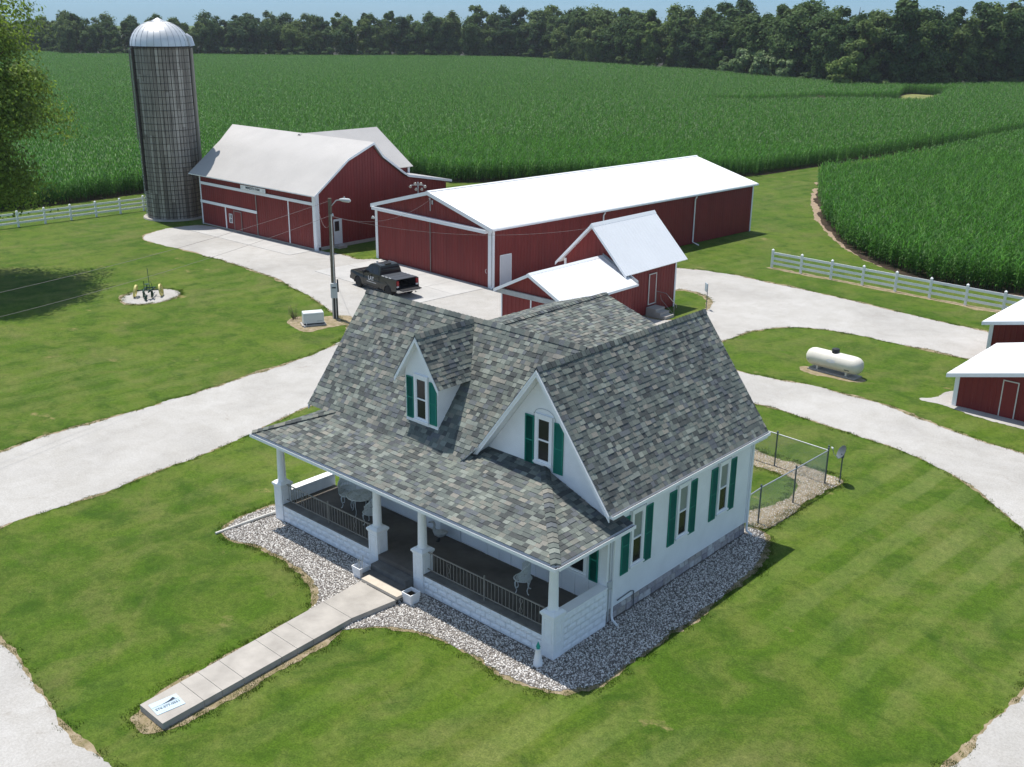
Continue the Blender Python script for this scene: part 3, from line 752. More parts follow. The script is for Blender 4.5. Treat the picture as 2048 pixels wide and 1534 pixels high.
slope_slab([(U0, 3.2, ZP), (U0, V0, ZP), (U0 + du, hv, ZP + SP * du), (-13.16, hv + .6, ZP + SP * (-13.16 - U0))], 0.07)
shingle_slope((U0, 3.2, ZP), (0, -1, 0), (1, 0, SP), [(0, 0), (Lh, 0), (Lh - du, du * cp), (.62, 1.05)], seed=7)
# rear ell
EU, EZ, ES, EH, EV0, EV1 = -11.0, 6.2, 0.32, 3.35, 5.6, 16.55
e = MB().prism([(EU - 3.0, 7.5, 0), (EU + 3.0, 7.5, 0), (EU + 3.0, 7.5, EZ - ES * 3.0 - .1), (EU, 7.5, EZ - .1), (EU - 3.0, 7.5, EZ - ES * 3.0 - .1)], (0, EV1 - .3 - 7.5, 0)).build('ell_wall', M['white_paint'], house)
ce = math.hypot(1, ES)
slope_slab([(EU + EH, EV0, EZ - ES * EH), (EU + EH, EV1, EZ - ES * EH), (EU, EV1, EZ), (EU, EV0, EZ)])
shingle_slope((EU + EH, EV0, EZ - ES * EH), (0, 1, 0), (-1, 0, ES), [(0, 0), (EV1 - EV0, 0), (EV1 - EV0, EH * ce), (0, EH * ce)], seed=8)
slope_slab([(EU - EH, EV1, EZ - ES * EH), (EU - EH, EV0, EZ - ES * EH), (EU - .001, EV0, EZ), (EU - .001, EV1, EZ)])
shingle_slope((EU - EH, EV1, EZ - ES * EH), (0, -1, 0), (1, 0, ES), [(0, 0), (EV1 - EV0, 0), (EV1 - EV0, EH * ce), (0, EH * ce)], seed=9)

# dormer on the wing's front slope
DC, DV, DHW = -7.72, 2.06, 0.78
DZ, DSL, DRH = 8.02, 1.50, 1.08
dormer = group_of(house, 'dormer')
zb = zwing(DV) - .25
d = MB()
d.prism([(DC - DHW, DV, zb), (DC + DHW, DV, zb), (DC + DHW, DV, DZ - DSL * DHW - .1), (DC, DV, DZ - .1), (DC - DHW, DV, DZ - DSL * DHW - .1)], (0, 0.06, 0))
for sx in (-1, 1):
    x = DC + sx * DHW; ztop = DZ - DSL * DHW - .1
    vtop = VW - (ZW - ztop) / SW
    d.prism([(x, DV + .06, zb), (x, DV + .06, ztop), (x, vtop, ztop)], (-sx * .06, 0, 0))
d.build('dormer_wall', M['white_paint'], dormer)
for sx in (-1, 1):
    fv = DV - 0.24; ze = DZ - DSL * DRH
    vt = VW - .03; ve = VW - (ZW - ze) / SW
    P4 = [(DC + sx * DRH, fv, ze), (DC + sx * DRH, ve, ze), (DC, vt, DZ), (DC, fv, DZ)]
    pv = [Vector(p) for p in P4]; n = (pv[1] - pv[0]).cross(pv[3] - pv[0]).normalized()
    if n.z < 0: n = -n
    MB().prism(pv, -n * .07).build('dormer_roof_board', M['white_trim'], dormer)
    MB().add([p + n * .005 for p in pv], [(0, 1, 2, 3)]).build('underlay', M['underlay'], dormer)
    Ld = math.hypot(DRH, DZ - ze)
    if sx > 0: shingle_slope((DC + DRH, fv, ze), (0, 1, 0), (-DRH, 0, DZ - ze), [(-.015, -.02), (ve - fv, -.02), (vt - fv, Ld), (-.015, Ld)], seed=10, expo=0.15)
    else: shingle_slope((DC - DRH, fv, ze), (0, 1, 0), (DRH, 0, DZ - ze), [(-.015, -.02), (ve - fv, -.02), (vt - fv, Ld), (-.015, Ld)], seed=11, expo=0.2)
    # barge board
    MB().obox((DC + sx * DRH, fv - .02, ze - .19), (-sx * DRH, 0, DZ - ze), (0, .035, 0), (0, 0, .17)).build('barge_board', M['white_trim'], dormer)

# shingles: the 300 that show largest become parts, the rest one part
def tab_score(tb):
    o, a, b, n, th = tb; c = o + (a + b) / 2; dvec = CAM - c
    f = n.dot(dvec.normalized())
    return -1 if f < 0.05 else a.length * b.length * f / dvec.length_squared
sc = sorted(range(len(all_tabs)), key=lambda i: -tab_score(all_tabs[i]))
# of the tabs of fully shown slopes take the largest
single = set(sc[:300])
def tab_shape(o, a, b, n, th):
    t0 = n * th; t1 = n * 0.002
    return [o, o + a, o + a + b, o + b, o + t0, o + a + t0, o + a + b + t1, o + b + t1], [(4, 5, 6, 7), (0, 1, 5, 4), (1, 2, 6, 5), (3, 0, 4, 7)]
rest = MB()
unit = MB().add([(0, 0, 0), (1, 0, 0), (1, 1, 0), (0, 1, 0), (0, 0, 1), (1, 0, 1), (1, 1, .15), (0, 1, .15)], [(4, 5, 6, 7), (0, 1, 5, 4), (1, 2, 6, 5), (3, 0, 4, 7)]).mesh('shingle', M['shingle_one'])
for i, tb in enumerate(all_tabs):
    if i in single:
        o_, a, b, n, th = tb
        ob = link('shingle', unit, roof)
        mt = Matrix((a.to_4d(), b.to_4d(), (n * th).to_4d(), (0, 0, 0, 1))).transposed()
        for k in range(3): mt[3][k] = 0
        mt.translation = o_
        ob.matrix_local = mt
    else:
        rest.add(*tab_shape(*tb))
tag(rest.build('shingles', M['shingle'], roof), None, None, None, 'stuff')

# ridge and hip caps, one piece each
def caps(p, q, nl, nr, step=0.21, wd=0.165, parent=roof):
    """nl, nr: unit vectors pointing down each side of the ridge"""
    p, q, nl, nr = Vector(p), Vector(q), Vector(nl).normalized(), Vector(nr).normalized()
    L = (q - p).length; d = (q - p) / L; n = int(L / step)
    upv = -(nl + nr).normalized() if (nl + nr).length > 1e-4 else Vector((0, 0, 1))
    s0 = 0
    prof = []
    for k, h in ((0, 0.07), (1, 0.045)):
        c = d * (0 if k == 0 else step * 1.12) + upv * h
        prof.append([c + nl * wd, c + upv * .012, c + nr * wd])
    vs = prof[0] + prof[1] + [x - upv * .045 for x in prof[0]]
    me = MB().add(vs, [(0, 1, 4, 3), (1, 2, 5, 4), (6, 7, 1, 0), (7, 8, 2, 1), (0, 3, 6), (2, 8, 5)]).mesh('ridge_cap', M['shingle_one'])
    for i in range(n):
        link('ridge_cap', me, parent, p + d * (i * L / n))
dn = lambda dx, dy, s: Vector((dx, dy, -s))
caps((UM, VA - .02, ZR + .01), (UM, VB + .01, ZR + .01), dn(-1, 0, SM), dn(1, 0, SM))
caps((UWL - .01, VW, ZW + .01), (UM - .1, VW, ZW + .01), dn(0, -1, SW), dn(0, 1, SW))
caps((EU, VW + 1.6, EZ + .01), (EU, EV1 + .01, EZ + .01), dn(-1, 0, ES), dn(1, 0, ES))
caps((DC, DV - .26, DZ + .01), (DC, VW - .1, DZ + .01), dn(-1, 0, DSL), dn(1, 0, DSL), parent=dormer)
caps((U1, V0, ZP + .01), (U1 - du, hv, ZP + SP * du + .01), Vector((-1, -1, -.37)), Vector((1, 1, -.37)), wd=0.16)
caps((U0, V0, ZP + .01), (U0 + 2.3, V0 + 2.3, ZP + SP * 2.3 + .01), Vector((1, -1, -.37)), Vector((-1, 1, -.37)), wd=0.16)

# barge boards, fascia, soffit edges
for sx in (-1, 1):
    ue = UM + sx * (UE - UM)
    for k, (dy, dz, th, hgt) in enumerate([(-.03, -.24, .035, .20), (-.055, -.115, .03, .09)]):
        MB().obox((ue, VA + dy, ZE + dz), (-sx * (UE - UM), 0, ZR - ZE), (0, th, 0), (0, 0, hgt)).build('barge_board', M['white_trim'], house)
MB().obox((UE, VB - .01, ZE - .22), (-(UE - UM), 0, ZR - ZE), (0, .035, 0), (0, 0, .18)).build('barge_board', M['white_trim'], house)
for sv in (-1, 1):
    ve = VW + sv * (VW - VWE)
    MB().obox((UWL - .03, ve, ZWE - .20), (0, -sv * (VW - VWE), ZW - ZWE), (.035, 0, 0), (0, 0, .17)).build('barge_board', M['white_trim'], house)
# gutters: open troughs, dark inside
def gutter(p, q, out, name='gutter', w=0.115, h=0.10):
    p, q, out = Vector(p), Vector(q), Vector(out).normalized(); dvec = q - p; z = Vector((0, 0, 1))
    mb = MB()
    mb.obox(p - z * h, dvec, out * w, z * .012); mb.obox(p + out * w - z * h, dvec, out * .014, z * (h + .012)); mb.obox(p - z * h, dvec, -out * .012, z * h)
    mb.obox(p - z * h, dvec.normalized() * .012, out * w, z * h); mb.obox(q - z * h, -dvec.normalized() * .012, out * w, z * h)
    g = mb.build(name, M['white_trim'], house)
    MB().obox(p + dvec.normalized() * .02 - z * (h - .02), dvec * .995, out * (w - .005), z * .012).build('gutter_silt', M['underlay'], g)
    return g
gutter((UE + .0, VA + .02, ZE - .03), (UE + .0, VB, ZE - .03), (1, 0, 0))
gutter((U0, V0 - .02, ZP - .03), (U1 + .10, V0 - .02, ZP - .03), (0, -1, 0))
gutter((U1 + .012, V0 - .02, ZP - .03), (U1 + .012, 3.2, ZP - .03), (1, 0, 0))
# downspouts
def downspout(pts): MB().tube(pts, .042, 8).build('downspout', M['white_trim'], house, True)
downspout([(UE + .05, VB - .12, ZE - .1), (UE + .05, VB - .12, ZE - .2), (UR + .06, VBK - .02, ZE - .5), (UR + .06, VBK - .02, .25), (UR + .10, VBK - .02, .12), (UR + .32, VBK - .05, .06)])
downspout([(U1 + .04, 2.95, ZP - .12), (U1 - .05, 2.9, ZP - .22), (UR + .06, VF + .30, ZP - .42), (UR + .06, VF + .30, .22), (UR + .12, VF + .28, .10), (UR + .36, VF + .2, .05)])
MB().box(UR - .01, UR + .035, VF - .005, VF + .12, .46, 3.5).build('corner_board', M['white_trim'], house)
MB().box(UR - .01, UR + .03, VBK - .12, VBK + .02, .46, 4.0).build('corner_board', M['white_trim'], house)
mt = MB().box(UR, UR + .10, VF + .02, VF + .20, 1.25, 1.52); mt.tube([(UR + .05, VF + .11, 1.25), (UR + .05, VF + .11, .1)], .025, 6); mt.tube([(UR + .05, VF + .11, 1.52), (UR + .04, VF + .11, 3.2)], .02, 6)
mt.build('meter_box', M['grey_box'], house)
MB().tube([(UR + .03, VF + .62, .62), (UR + .03, VF + 1.35, .66), (UR + .03, VF + 1.5, .60), (UR + .05, VF + 1.5, .05)], .018, 6).build('conduit', M['dark_galv'], house)

# windows and shutters (meshes shared by all of a size)
def shutter_mesh(wd, h):
    mb = MB(); f = .045; th = .035
    mb.box(-wd / 2, -wd / 2 + f, 0, th, 0, h); mb.box(wd / 2 - f, wd / 2, 0, th, 0, h)
    for z in (0, h / 2 - f / 2, h - f): mb.box(-wd / 2 + f, wd / 2 - f, 0, th, z, z + f)
    n = int(h / .055)
    for i in range(n):
        z = f + (h - 2 * f) * i / n
        mb.add([(-wd / 2 + f, .012, z + .045), (wd / 2 - f, .012, z + .045), (wd / 2 - f, .032, z), (-wd / 2 + f, .032, z)], [(0, 1, 2, 3), (3, 2, 1, 0)])
    mb.box(-wd / 2 + f, wd / 2 - f, 0, .008, f, h - f)
    return mb.mesh('shutter', M['shutter'])
def frame_at(P, rz):
    return P, (0, 0, rz)
def window(parent, P, rz, gw, gh, shw, shh, shoff, zsh, sh_me, arch=True, fr=.10, sides=(1, 1), top='blind'):
    """P: bottom centre of the glass on the wall; local -y looks out of the wall after rotation rz; built with +y outwards"""
    wn_ = bpy.data.objects.new('window', None); COL.objects.link(wn_); wn_.parent = parent; wn_.location = P; wn_.rotation_euler = (0, 0, rz); wn_.empty_display_size = .1
    fm = MB(); a = gw / 2
    fm.box(-a - fr, -a, 0, .06, -.02, gh + .02); fm.box(a, a + fr, 0, .06, -.02, gh + .02)
    fm.box(-a - fr, a + fr, 0, .065, gh + .02, gh + .13); fm.box(-a, a, 0, .05, gh / 2 - .025, gh / 2 + .025)
    fm.box(-a, -a + .035, 0, .045, 0, gh); fm.box(a - .035, a, 0, .045, 0, gh); fm.box(-a, a, 0, .046, gh - .04, gh + .02); fm.box(-a, a, 0, .046, -.02, .05)
    fm.build('window_frame', M['white_trim'], wn_)
    MB().box(-a - fr - .03, a + fr + .03, 0, .10, -.08, -.02).build('window_sill', M['white_trim'], wn_)
    MB().box(-a + .035, a - .035, .004, .020, gh / 2 + .025, gh - .04).build('upper_pane', M[top], wn_)
    MB().box(-a + .035, a - .035, .004, .016, .05, gh / 2 - .025).build('lower_pane', M['mirror_glass'], wn_)
    if arch:
        pts = [(-a - fr - .10, .012, gh - .12), (-a - fr - .08, .012, gh + .12)] + [((a + fr + .05) * math.cos(t), .012, gh + .12 + .2 * math.sin(t)) for t in np.linspace(math.pi, 0, 11)] + [(a + fr + .08, .012, gh + .12), (a + fr + .10, .012, gh - .12)]
        MB().tube(pts, .009, 4).build('brick_arch', M['grey_box'], wn_)
    for sx, on in zip((-1, 1), sides):
        if on: link('shutter', sh_me, parent, Vector(P) + Matrix.Rotation(rz, 3, 'Z') @ Vector((sx * shoff, 0.004, zsh)), (0, 0, rz))
    return wn_
SH_L = shutter_mesh(.40, 1.98); SH_G = shutter_mesh(.37, 1.68); SH_D = shutter_mesh(.34, 1.50)
RX = -math.pi / 2     # +y -> +x
for vc in (4.14, 6.72, 9.26):
    window(house, (UR, vc, 1.62), RX, .50, 1.80, .40, 1.98, .62, -.17, SH_L)
window(house, (-2.71, VF, 4.80), math.pi, .50, 1.44, .37, 1.68, .60, -.24, SH_G, top='mirror_glass')
window(dormer, (-7.70, DV, 5.04), math.pi, .48, 1.46, .34, 1.50, .56, -.06, SH_D, False, top='mirror_glass')
sw = window(house, (-1.36, VF, 1.50), math.pi, .86, 1.35, .40, 1.6, .78, -.12, SH_D, False)
window(house, (-10.6, VF + .05, 1.45), math.pi, .8, 1.4, .34, 1.5, .7, -.06, SH_D, False)
# front door and panelled wainscot behind the porch
pd = MB().box(-7.45, -6.45, VF - .0, VF + .045, FL, FL + 2.1); pd.build('front_door', M['wood_door'], house)
for i in range(9):
    x = -5.2 + i * .55
    MB().box(x, x + .05, VF - .022, VF - .002, FL, FL + .85).build('wainscot_batten', M['white_trim'], house)

# ------------------------------------------------------------------ porch
porch = group_of(house, 'porch')
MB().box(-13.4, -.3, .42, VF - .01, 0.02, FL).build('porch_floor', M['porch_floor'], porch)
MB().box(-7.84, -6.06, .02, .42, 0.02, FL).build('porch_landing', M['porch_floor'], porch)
MB().box(-13.9, .16, -.20, VF - .03, 3.36, 3.385).build('porch_ceiling', M['white_trim'], porch)
MB().box(-13.7, 0.0, .10, .36, 3.10, 3.36).build('porch_beam', M['white_trim'], porch)
MB().box(-.34, -.06, .37, VF - .01, 3.10, 3.355).build('porch_beam', M['white_trim'], porch)
# steps
MB().box(-7.82, -6.08, -.34, .02, 0.0, .42).build('porch_step', M['sill'], porch)
MB().box(-7.80, -6.04, -.72, -.345, 0.0, .22).build('porch_step', M['sill'], porch)
MB().box(-7.46, -5.70, -1.06, -.70, .195, .30).build('step_slab', M['concrete_tan'], porch)
# pillars
def pillar(x0):
    p = group_of(porch, 'pillar'); x1 = x0 + .46; y0, y1 = 0.0, .46; c = (x0 + .23, .23, 0)
    b = MB().box(x0, x1, y0, y1, 0, 1.38)
    b.build('pier', M['white_block'], p)
    for (a0, a1, yy) in ((x0 + .07, x1 - .07, y0 - .012),):
        fr = MB(); fr.box(a0, a0 + .03, yy, y0, .55, 1.25); fr.box(a1 - .03, a1, yy, y0, .55, 1.25); fr.box(a0, a1, yy, y0, 1.25, 1.28); fr.box(a0, a1, yy, y0, .52, .55)
        fr.build('pier_panel', M['white_trim'], p)
    fr = MB(); xx = x1
    fr.box(xx, xx + .012, .07, .10, .55, 1.25); fr.box(xx, xx + .012, .36, .39, .55, 1.25); fr.box(xx, xx + .012, .07, .39, 1.25, 1.28); fr.box(xx, xx + .012, .07, .39, .52, .55)
    fr.build('pier_panel', M['white_trim'], p)
    cp_ = MB().box(x0 - .02, x1 + .02, y0 - .02, y1 + .02, 1.382, 1.43); cp_.box(x0 - .05, x1 + .05, y0 - .05, y1 + .05, 1.432, 1.50)
    cp_.add([(x0 - .05, y0 - .05, 1.502), (x1 + .05, y0 - .05, 1.502), (x1 + .05, y1 + .05, 1.502), (x0 - .05, y1 + .05, 1.502), (x0 + .04, y0 + .04, 1.58), (x1 - .04, y0 + .04, 1.58), (x1 - .04, y1 - .04, 1.58), (x0 + .04, y1 - .04, 1.58)],
            [(0, 1, 5, 4), (1, 2, 6, 5), (2, 3, 7, 6), (3, 0, 4, 7), (4, 5, 6, 7)])
    cp_.build('pier_cap', M['white_trim'], p)
    MB().lathe([(.18, 1.57), (.185, 1.60), (.165, 1.63), (.155, 1.66), (.152, 2.1), (.142, 2.6), (.128, 2.98), (.150, 3.0), (.155, 3.03), (.150, 3.06), (.18, 3.08), (.18, 3.11)], c, 20).build('column', M['white_trim'], p, True)
for x0 in (-13.70, -8.30, -6.06, -.46): pillar(x0)
# rock-faced block walls
def block_meshes(L, h, dpt):
    out = []
    for k in range(4):
        r = random.Random(k + int(L * 100)); mb = MB(); nx, nz = 5, 3
        vs = []; fs = []
        for i in range(nx + 1):
            for j in range(nz + 1):
                edge = i in (0, nx) or j in (0, nz)
                vs.append((L * i / nx, (-.004 if edge else -r.uniform(.012, .034)), h * j / nz))
        idx = lambda i, j: i * (nz + 1) + j
        for i in range(nx):
            for j in range(nz): fs.append((idx(i, j), idx(i + 1, j), idx(i + 1, j + 1), idx(i, j + 1)))
        mb.add(vs, fs); mb.box(0, L, 0, dpt, 0, h)
        out.append(mb.mesh('wall_block', M['white_block']))
    return out
def block_wall(name, O, rz, length, courses, ch, z0, core):
    p = group_of(porch, name)
    MB().box(*core).build('wall_core', M['mortar'], p)
    n = max(1, round(length / .42)); L = length / n; g = .010
    full = block_meshes(L - g, ch - g, .05); half = block_meshes(L / 2 - g, ch - g, .05)
    rr = random.Random(5); Rm = Matrix.Rotation(rz, 3, 'Z')
    for c in range(courses):
        cells = [(i * L, full) for i in range(n)] if c % 2 == 0 else [(0, half)] + [((i + .5) * L, full) for i in range(n - 1)] + [((n - .5) * L, half)]
        for s, ms in cells:
            link('wall_block', rr.choice(ms), p, Vector(O) + Rm @ Vector((s + g / 2, 0, 0)) + Vector((0, 0, z0 + c * ch + g / 2)), (0, 0, rz))
    return p
bw = block_wall('porch_wall', (-13.24, .06, 0), 0, 4.94, 3, .222, 0.0, (-13.24, -8.30, .11, .40, 0, .662))
MB().box(-13.24, -8.30, .03, .42, .664, .715).build('wall_coping', M['sill'], bw)
bw = block_wall('porch_wall', (-5.60, .06, 0), 0, 5.14, 3, .222, 0.0, (-5.60, -.46, .11, .40, 0, .662))
MB().box(-5.60, -.46, .03, .42, .664, .715).build('wall_coping', M['sill'], bw)
bw = block_wall('porch_wall', (-.02, .46, 0), math.pi / 2, VF - .46 - .02, 6, .218, 0.0, (-.32, -.07, .46, VF - .02, 0, 1.308))
MB().box(-.36, .005, .46, VF - .01, 1.31, 1.37).build('wall_coping', M['white_trim'], bw)
MB().box(-13.66, -13.40, .46, VF + .04, 0, 1.05).build('porch_end_wall', M['white_block'], porch)
MB().box(-13.70, -13.36, .46, VF + .04, 1.052, 1.11).build('wall_coping', M['white_trim'], porch)
# railings
bal = MB().box(-.0065, .0065, -.0065, .0065, 0, .60).mesh('baluster', M['rail_metal'])
def railing(xa, xb):
    p = group_of(porch, 'railing'); y = .23
    MB().box(xa, xb, y - .018, y + .018, 1.46, 1.495).build('top_rail', M['rail_metal'], p)
    MB().box(xa, xb, y - .014, y + .014, .84, .866).build('bottom_rail', M['rail_metal'], p)
    xm = (xa + xb) / 2
    MB().box(xm - .02, xm + .02, y - .02, y + .02, .715, 1.60).build('rail_post', M['rail_metal'], p)
    n = round((xb - xa) / .15)
    for i in range(1, n):
        x = xa + (xb - xa) * i / n
        if abs(x - xm) > .03: link('baluster', bal, p, (x, y, .86))
    for f in (.2, .8):
        x = xa + (xb - xa) * f; mb = MB()
        for s in (-1, 1):
            mb.tube([(x + s * (.03 + .035 * math.sin(k / 16 * 6.28 * 1.5)), y - .015, .92 + .5 * k / 16) for k in range(17)], .008, 5)
        mb.build('scroll', M['rail_metal'], p)
railing(-13.24, -8.30); railing(-5.60, -.46)
# ------------------------------------------------------------------ ribbed metal siding, one panel per sheet
def interp(bp, x):
    for (x0, z0), (x1, z1) in zip(bp, bp[1:]):
        if x0 <= x <= x1: return z0 + (z1 - z0) * (x - x0) / max(1e-9, x1 - x0)
    return bp[0][1] if x < bp[0][0] else bp[-1][1]
def panels(parent, name, O, ex, ez, out, bp, mat, z0=0.0, pw=0.91, rib=0.022, ribs=3):
    """wall or roof skin: spans ex from bp[0].x to bp[-1].x, from z0 up to the profile bp (measured along ez)"""
    O, ex, ez, out = Vector(O), Vector(ex).normalized(), Vector(ez).normalized(), Vector(out).normalized()
    xa, xb = bp[0][0], bp[-1][0]; n = max(1, round((xb - xa) / pw)); w = (xb - xa) / n
    flip = ex.cross(ez).dot(out) < 0
    cache = {}
    for i in range(n):
        s0 = xa + i * w + .001; s1 = xa + (i + 1) * w - .001
        st = [(s0, 0)]
        for k in range(ribs):
            c = s0 + (k + .5) * w / ribs
            st += [(c - .045, 0), (c - .018, rib), (c + .018, rib), (c + .045, 0)]
        st.append((s1, 0))
        for x, _ in bp[1:-1]:
            if s0 < x < s1: st.append((x, None))
        st.sort(key=lambda q: q[0])
        for j, q in enumerate(st):
            if q[1] is None:
                p_, n_ = st[j - 1], st[j + 1]
                st[j] = (q[0], p_[1] + (n_[1] - p_[1]) * (q[0] - p_[0]) / (n_[0] - p_[0]))
        tops = [round(interp(bp, s), 4) for s, _ in st]
        key = tuple(round(t, 3) for t in tops) if len(set(tops)) == 1 else None
        base = O + ex * s0
        if key and key in cache:
            link(name, cache[key], parent, base); continue
        vs = []
        for (s, d), tz in zip(st, tops):
            p_ = ex * (s - s0) + out * d
            vs += [p_ + ez * z0, p_ + ez * tz]
        fs = []
        for j in range(len(st) - 1):
            f = (2 * j, 2 * j + 2, 2 * j + 3, 2 * j + 1)
            fs.append(f[::-1] if flip else f)
        me = MB().add(vs, fs).mesh(name, mat)
        if key: cache[key] = me
        link(name, me, parent, base)
RED, WT = M['red_metal'], M['white_trim']

# ------------------------------------------------------------------ red barn
BU0, BU1, BV = -67.3, -50.75, 30.8
barn = thing('red_barn', (0, 0, 0), 'old red barn with a white gambrel roof and a name board under its eave', 'barn')
prof = [(30.8, 4.55), (34.1, 6.92), (36.85, 8.0), (37.75, 6.92), (40.1, 5.32), (40.6, 5.05), (45.3, 4.15)]
panels(barn, 'wall_panel', (BU0, BV, 0), (1, 0, 0), (0, 0, 1), (0, -1, 0), [(0, 4.62), (BU1 - BU0, 4.62)], RED, 0.12)
panels(barn, 'wall_panel', (BU1, 0, 0), (0, 1, 0), (0, 0, 1), (1, 0, 0), [(v, z - .05) for v, z in prof], RED, 0.25)
MB().prism([(BU0, v, z - .12) for v, z in prof] + [(BU0, 45.3, 0), (BU0, 30.8, 0)], (.05, 0, 0)).box(BU0, BU1, 45.25, 45.3, 0, 4.0).build('back_wall', RED, barn)
MB().box(BU0 - .02, BU1 - .03, BV + .02, 45.2, 0, .22).box(BU1 - .1, BU1 + .06, BV + .1, 45.3, 0, .26).build('foundation', M['concrete'], barn)
rf = group_of(barn, 'roof')
# front slopes (the west rake runs out to a hood at the ridge)
def roof_quad(a, b, c, d_, mat, nm='roof_sheet', th=.07, par=None):
    pv = [Vector(p) for p in (a, b, c, d_)]; n = (pv[1] - pv[0]).cross(pv[3] - pv[0]).normalized()
    if n.z < 0: n = -n
    return MB().prism(pv, -n * th).build(nm, mat, par or rf)
OR = M['old_roof']
ul_e, ul_k, ul_r = -68.6, -68.7, -70.7
line = [(30.48, 4.44, ul_e), (32.2, 5.70, -68.62), (33.5, 6.66, -68.66), (34.1, 7.04, -68.75), (34.8, 7.36, -69.2), (35.6, 7.68, -69.8), (36.85, 8.17, ul_r)]
mb = MB(); n_l = len(line)
top = [(u, v, z) for v, z, u in line] + [(BU1 + .28, v, z) for v, z, u in line]
mb.add(top, [(i, n_l + i, n_l + i + 1, i + 1) for i in range(n_l - 1)])
mb.build('roof_sheet', OR, rf, False).data.polygons.foreach_set('use_smooth', [True] * (n_l - 1))
mb = MB(); mb.add([(x, y, z - .08) for x, y, z in top], [(i + 1, n_l + i + 1, n_l + i, i) for i in range(n_l - 1)])
mb.add(top[:n_l] + [(x, y, z - .08) for x, y, z in top[:n_l]], [(i, i + 1, n_l + i + 1, n_l + i) for i in range(n_l - 1)])
mb.add([top[0], top[n_l], (top[n_l][0], top[n_l][1], top[n_l][2] - .08), (top[0][0], top[0][1], top[0][2] - .08)], [(3, 2, 1, 0)])
mb.build('roof_soffit', WT, rf)
for (va, za), (vb, zb) in zip([(36.851, 8.17), (37.78, 7.06), (40.12, 5.46), (40.62, 5.18)], [(37.78, 7.06), (40.12, 5.46), (40.62, 5.18), (45.75, 4.25)]):
    roof_quad((ul_r + .8, va, za), (BU1 + .28, va, za), (BU1 + .28, vb, zb), (ul_r + .8, vb, zb), OR)
# rake trim on the east gable
tp = [(30.48, 4.44), (34.1, 7.08), (36.85, 8.17), (37.78, 7.06), (40.12, 5.46), (40.62, 5.18), (45.75, 4.25)]
tr = MB()
for (va, za), (vb, zb) in zip(tp, tp[1:]): tr.obox((BU1 + .281, va, za - .20), (0, vb - va, zb - za), (.03, 0, 0), (0, 0, .20))
tr.build('rake_trim', WT, barn)
# rear cross wing
EC, EHW = -59.9, 4.9
MB().prism([(EC - EHW + .4, 38, 0), (EC + EHW - .4, 38, 0), (EC + EHW - .4, 38, 5.0), (EC, 38, 7.9), (EC - EHW + .4, 38, 5.0)], (0, 6.9, 0)).build('cross_wing_wall', RED, barn)
roof_quad((EC, 36.4, 8.16), (EC, 45.3, 8.16), (EC + EHW, 45.3, 5.02), (EC + EHW, 36.4, 5.02), OR)
roof_quad((EC - .001, 36.4, 8.16), (EC - .001, 45.3, 8.16), (EC - EHW, 45.3, 5.02), (EC - EHW, 36.4, 5.02), OR)
MB().box(EC + EHW - .25, EC + EHW - .1, 44.8, 44.95, 3.5, 5.0).build('corner_post', WT, barn)
# trims of the front
fy = BV - .045
MB().box(BU0 + .05, BU1 - .3, fy - .05, fy, 3.62, 3.86).build('door_track', WT, barn)
MB().box(BU0 - .05, -58.75, fy - .05, fy, 1.98, 2.22).build('door_track', WT, barn)
MB().box(BU1 - .36, BU1 + .02, fy - .01, fy + .03, 0, 4.6).box(BU1 + .025, BU1 + .06, fy + .03, fy + .36, 0, 4.6).build('corner_trim', WT, barn)
MB().box(BU0 - .03, BU0 + .12, fy, fy + .03, 0, 4.5).build('corner_trim', WT, barn)
for x, zt, w_ in ((-63.5, 1.97, .14), (-58.82, 3.61, .09), (-54.3, 3.61, .11)):
    MB().box(x - w_ / 2, x + w_ / 2, fy - .02, fy + .02, .12, zt).build('door_edge', M['white_trim'] if w_ > .1 else M['rail_metal'], barn)
MB().box(BU0, BU1 - .3, fy - .06, fy + .02, .05, .13).build('door_sill', M['concrete'], barn)
wnd = group_of(barn, 'window')
mb = MB()
for a in (-62.96, -62.74, -62.52): mb.box(a - .03, a + .03, fy - .03, fy, .72, 1.50)
for z in (.72, 1.10, 1.46): mb.box(-62.98, -62.50, fy - .03, fy, z - .03, z + .03)
mb.build('window_frame', WT, wnd); MB().box(-62.96, -62.52, fy - .008, fy + .001, .74, 1.46).build('pane', M['mirror_glass'], wnd)
dr = group_of(barn, 'door')
MB().box(-62.2, -61.15, fy - .012, fy + .005, .14, 1.78).build('door_leaf', RED, dr)
mb = MB(); mb.box(-62.25, -62.19, fy - .03, fy, .14, 1.84); mb.box(-61.16, -61.10, fy - .03, fy, .14, 1.84); mb.box(-62.19, -61.16, fy - .03, fy, 1.78, 1.84)
mb.build('door_frame', M['rail_metal'], dr)
# white walk-in door on the east wall with a small dark pane
dr = group_of(barn, 'walk_door'); xx = BU1 + .024
MB().box(xx, xx + .03, 32.5, 33.35, .28, 2.32).build('door_leaf', M['wood_door'], dr)
MB().box(xx + .031, xx + .04, 32.6, 33.05, 1.35, 2.15).build('door_pane', M['mirror_glass'], dr)
MB().box(xx, xx + .6, 32.5, 33.35, 0, .2).build('door_step', M['concrete'], dr)
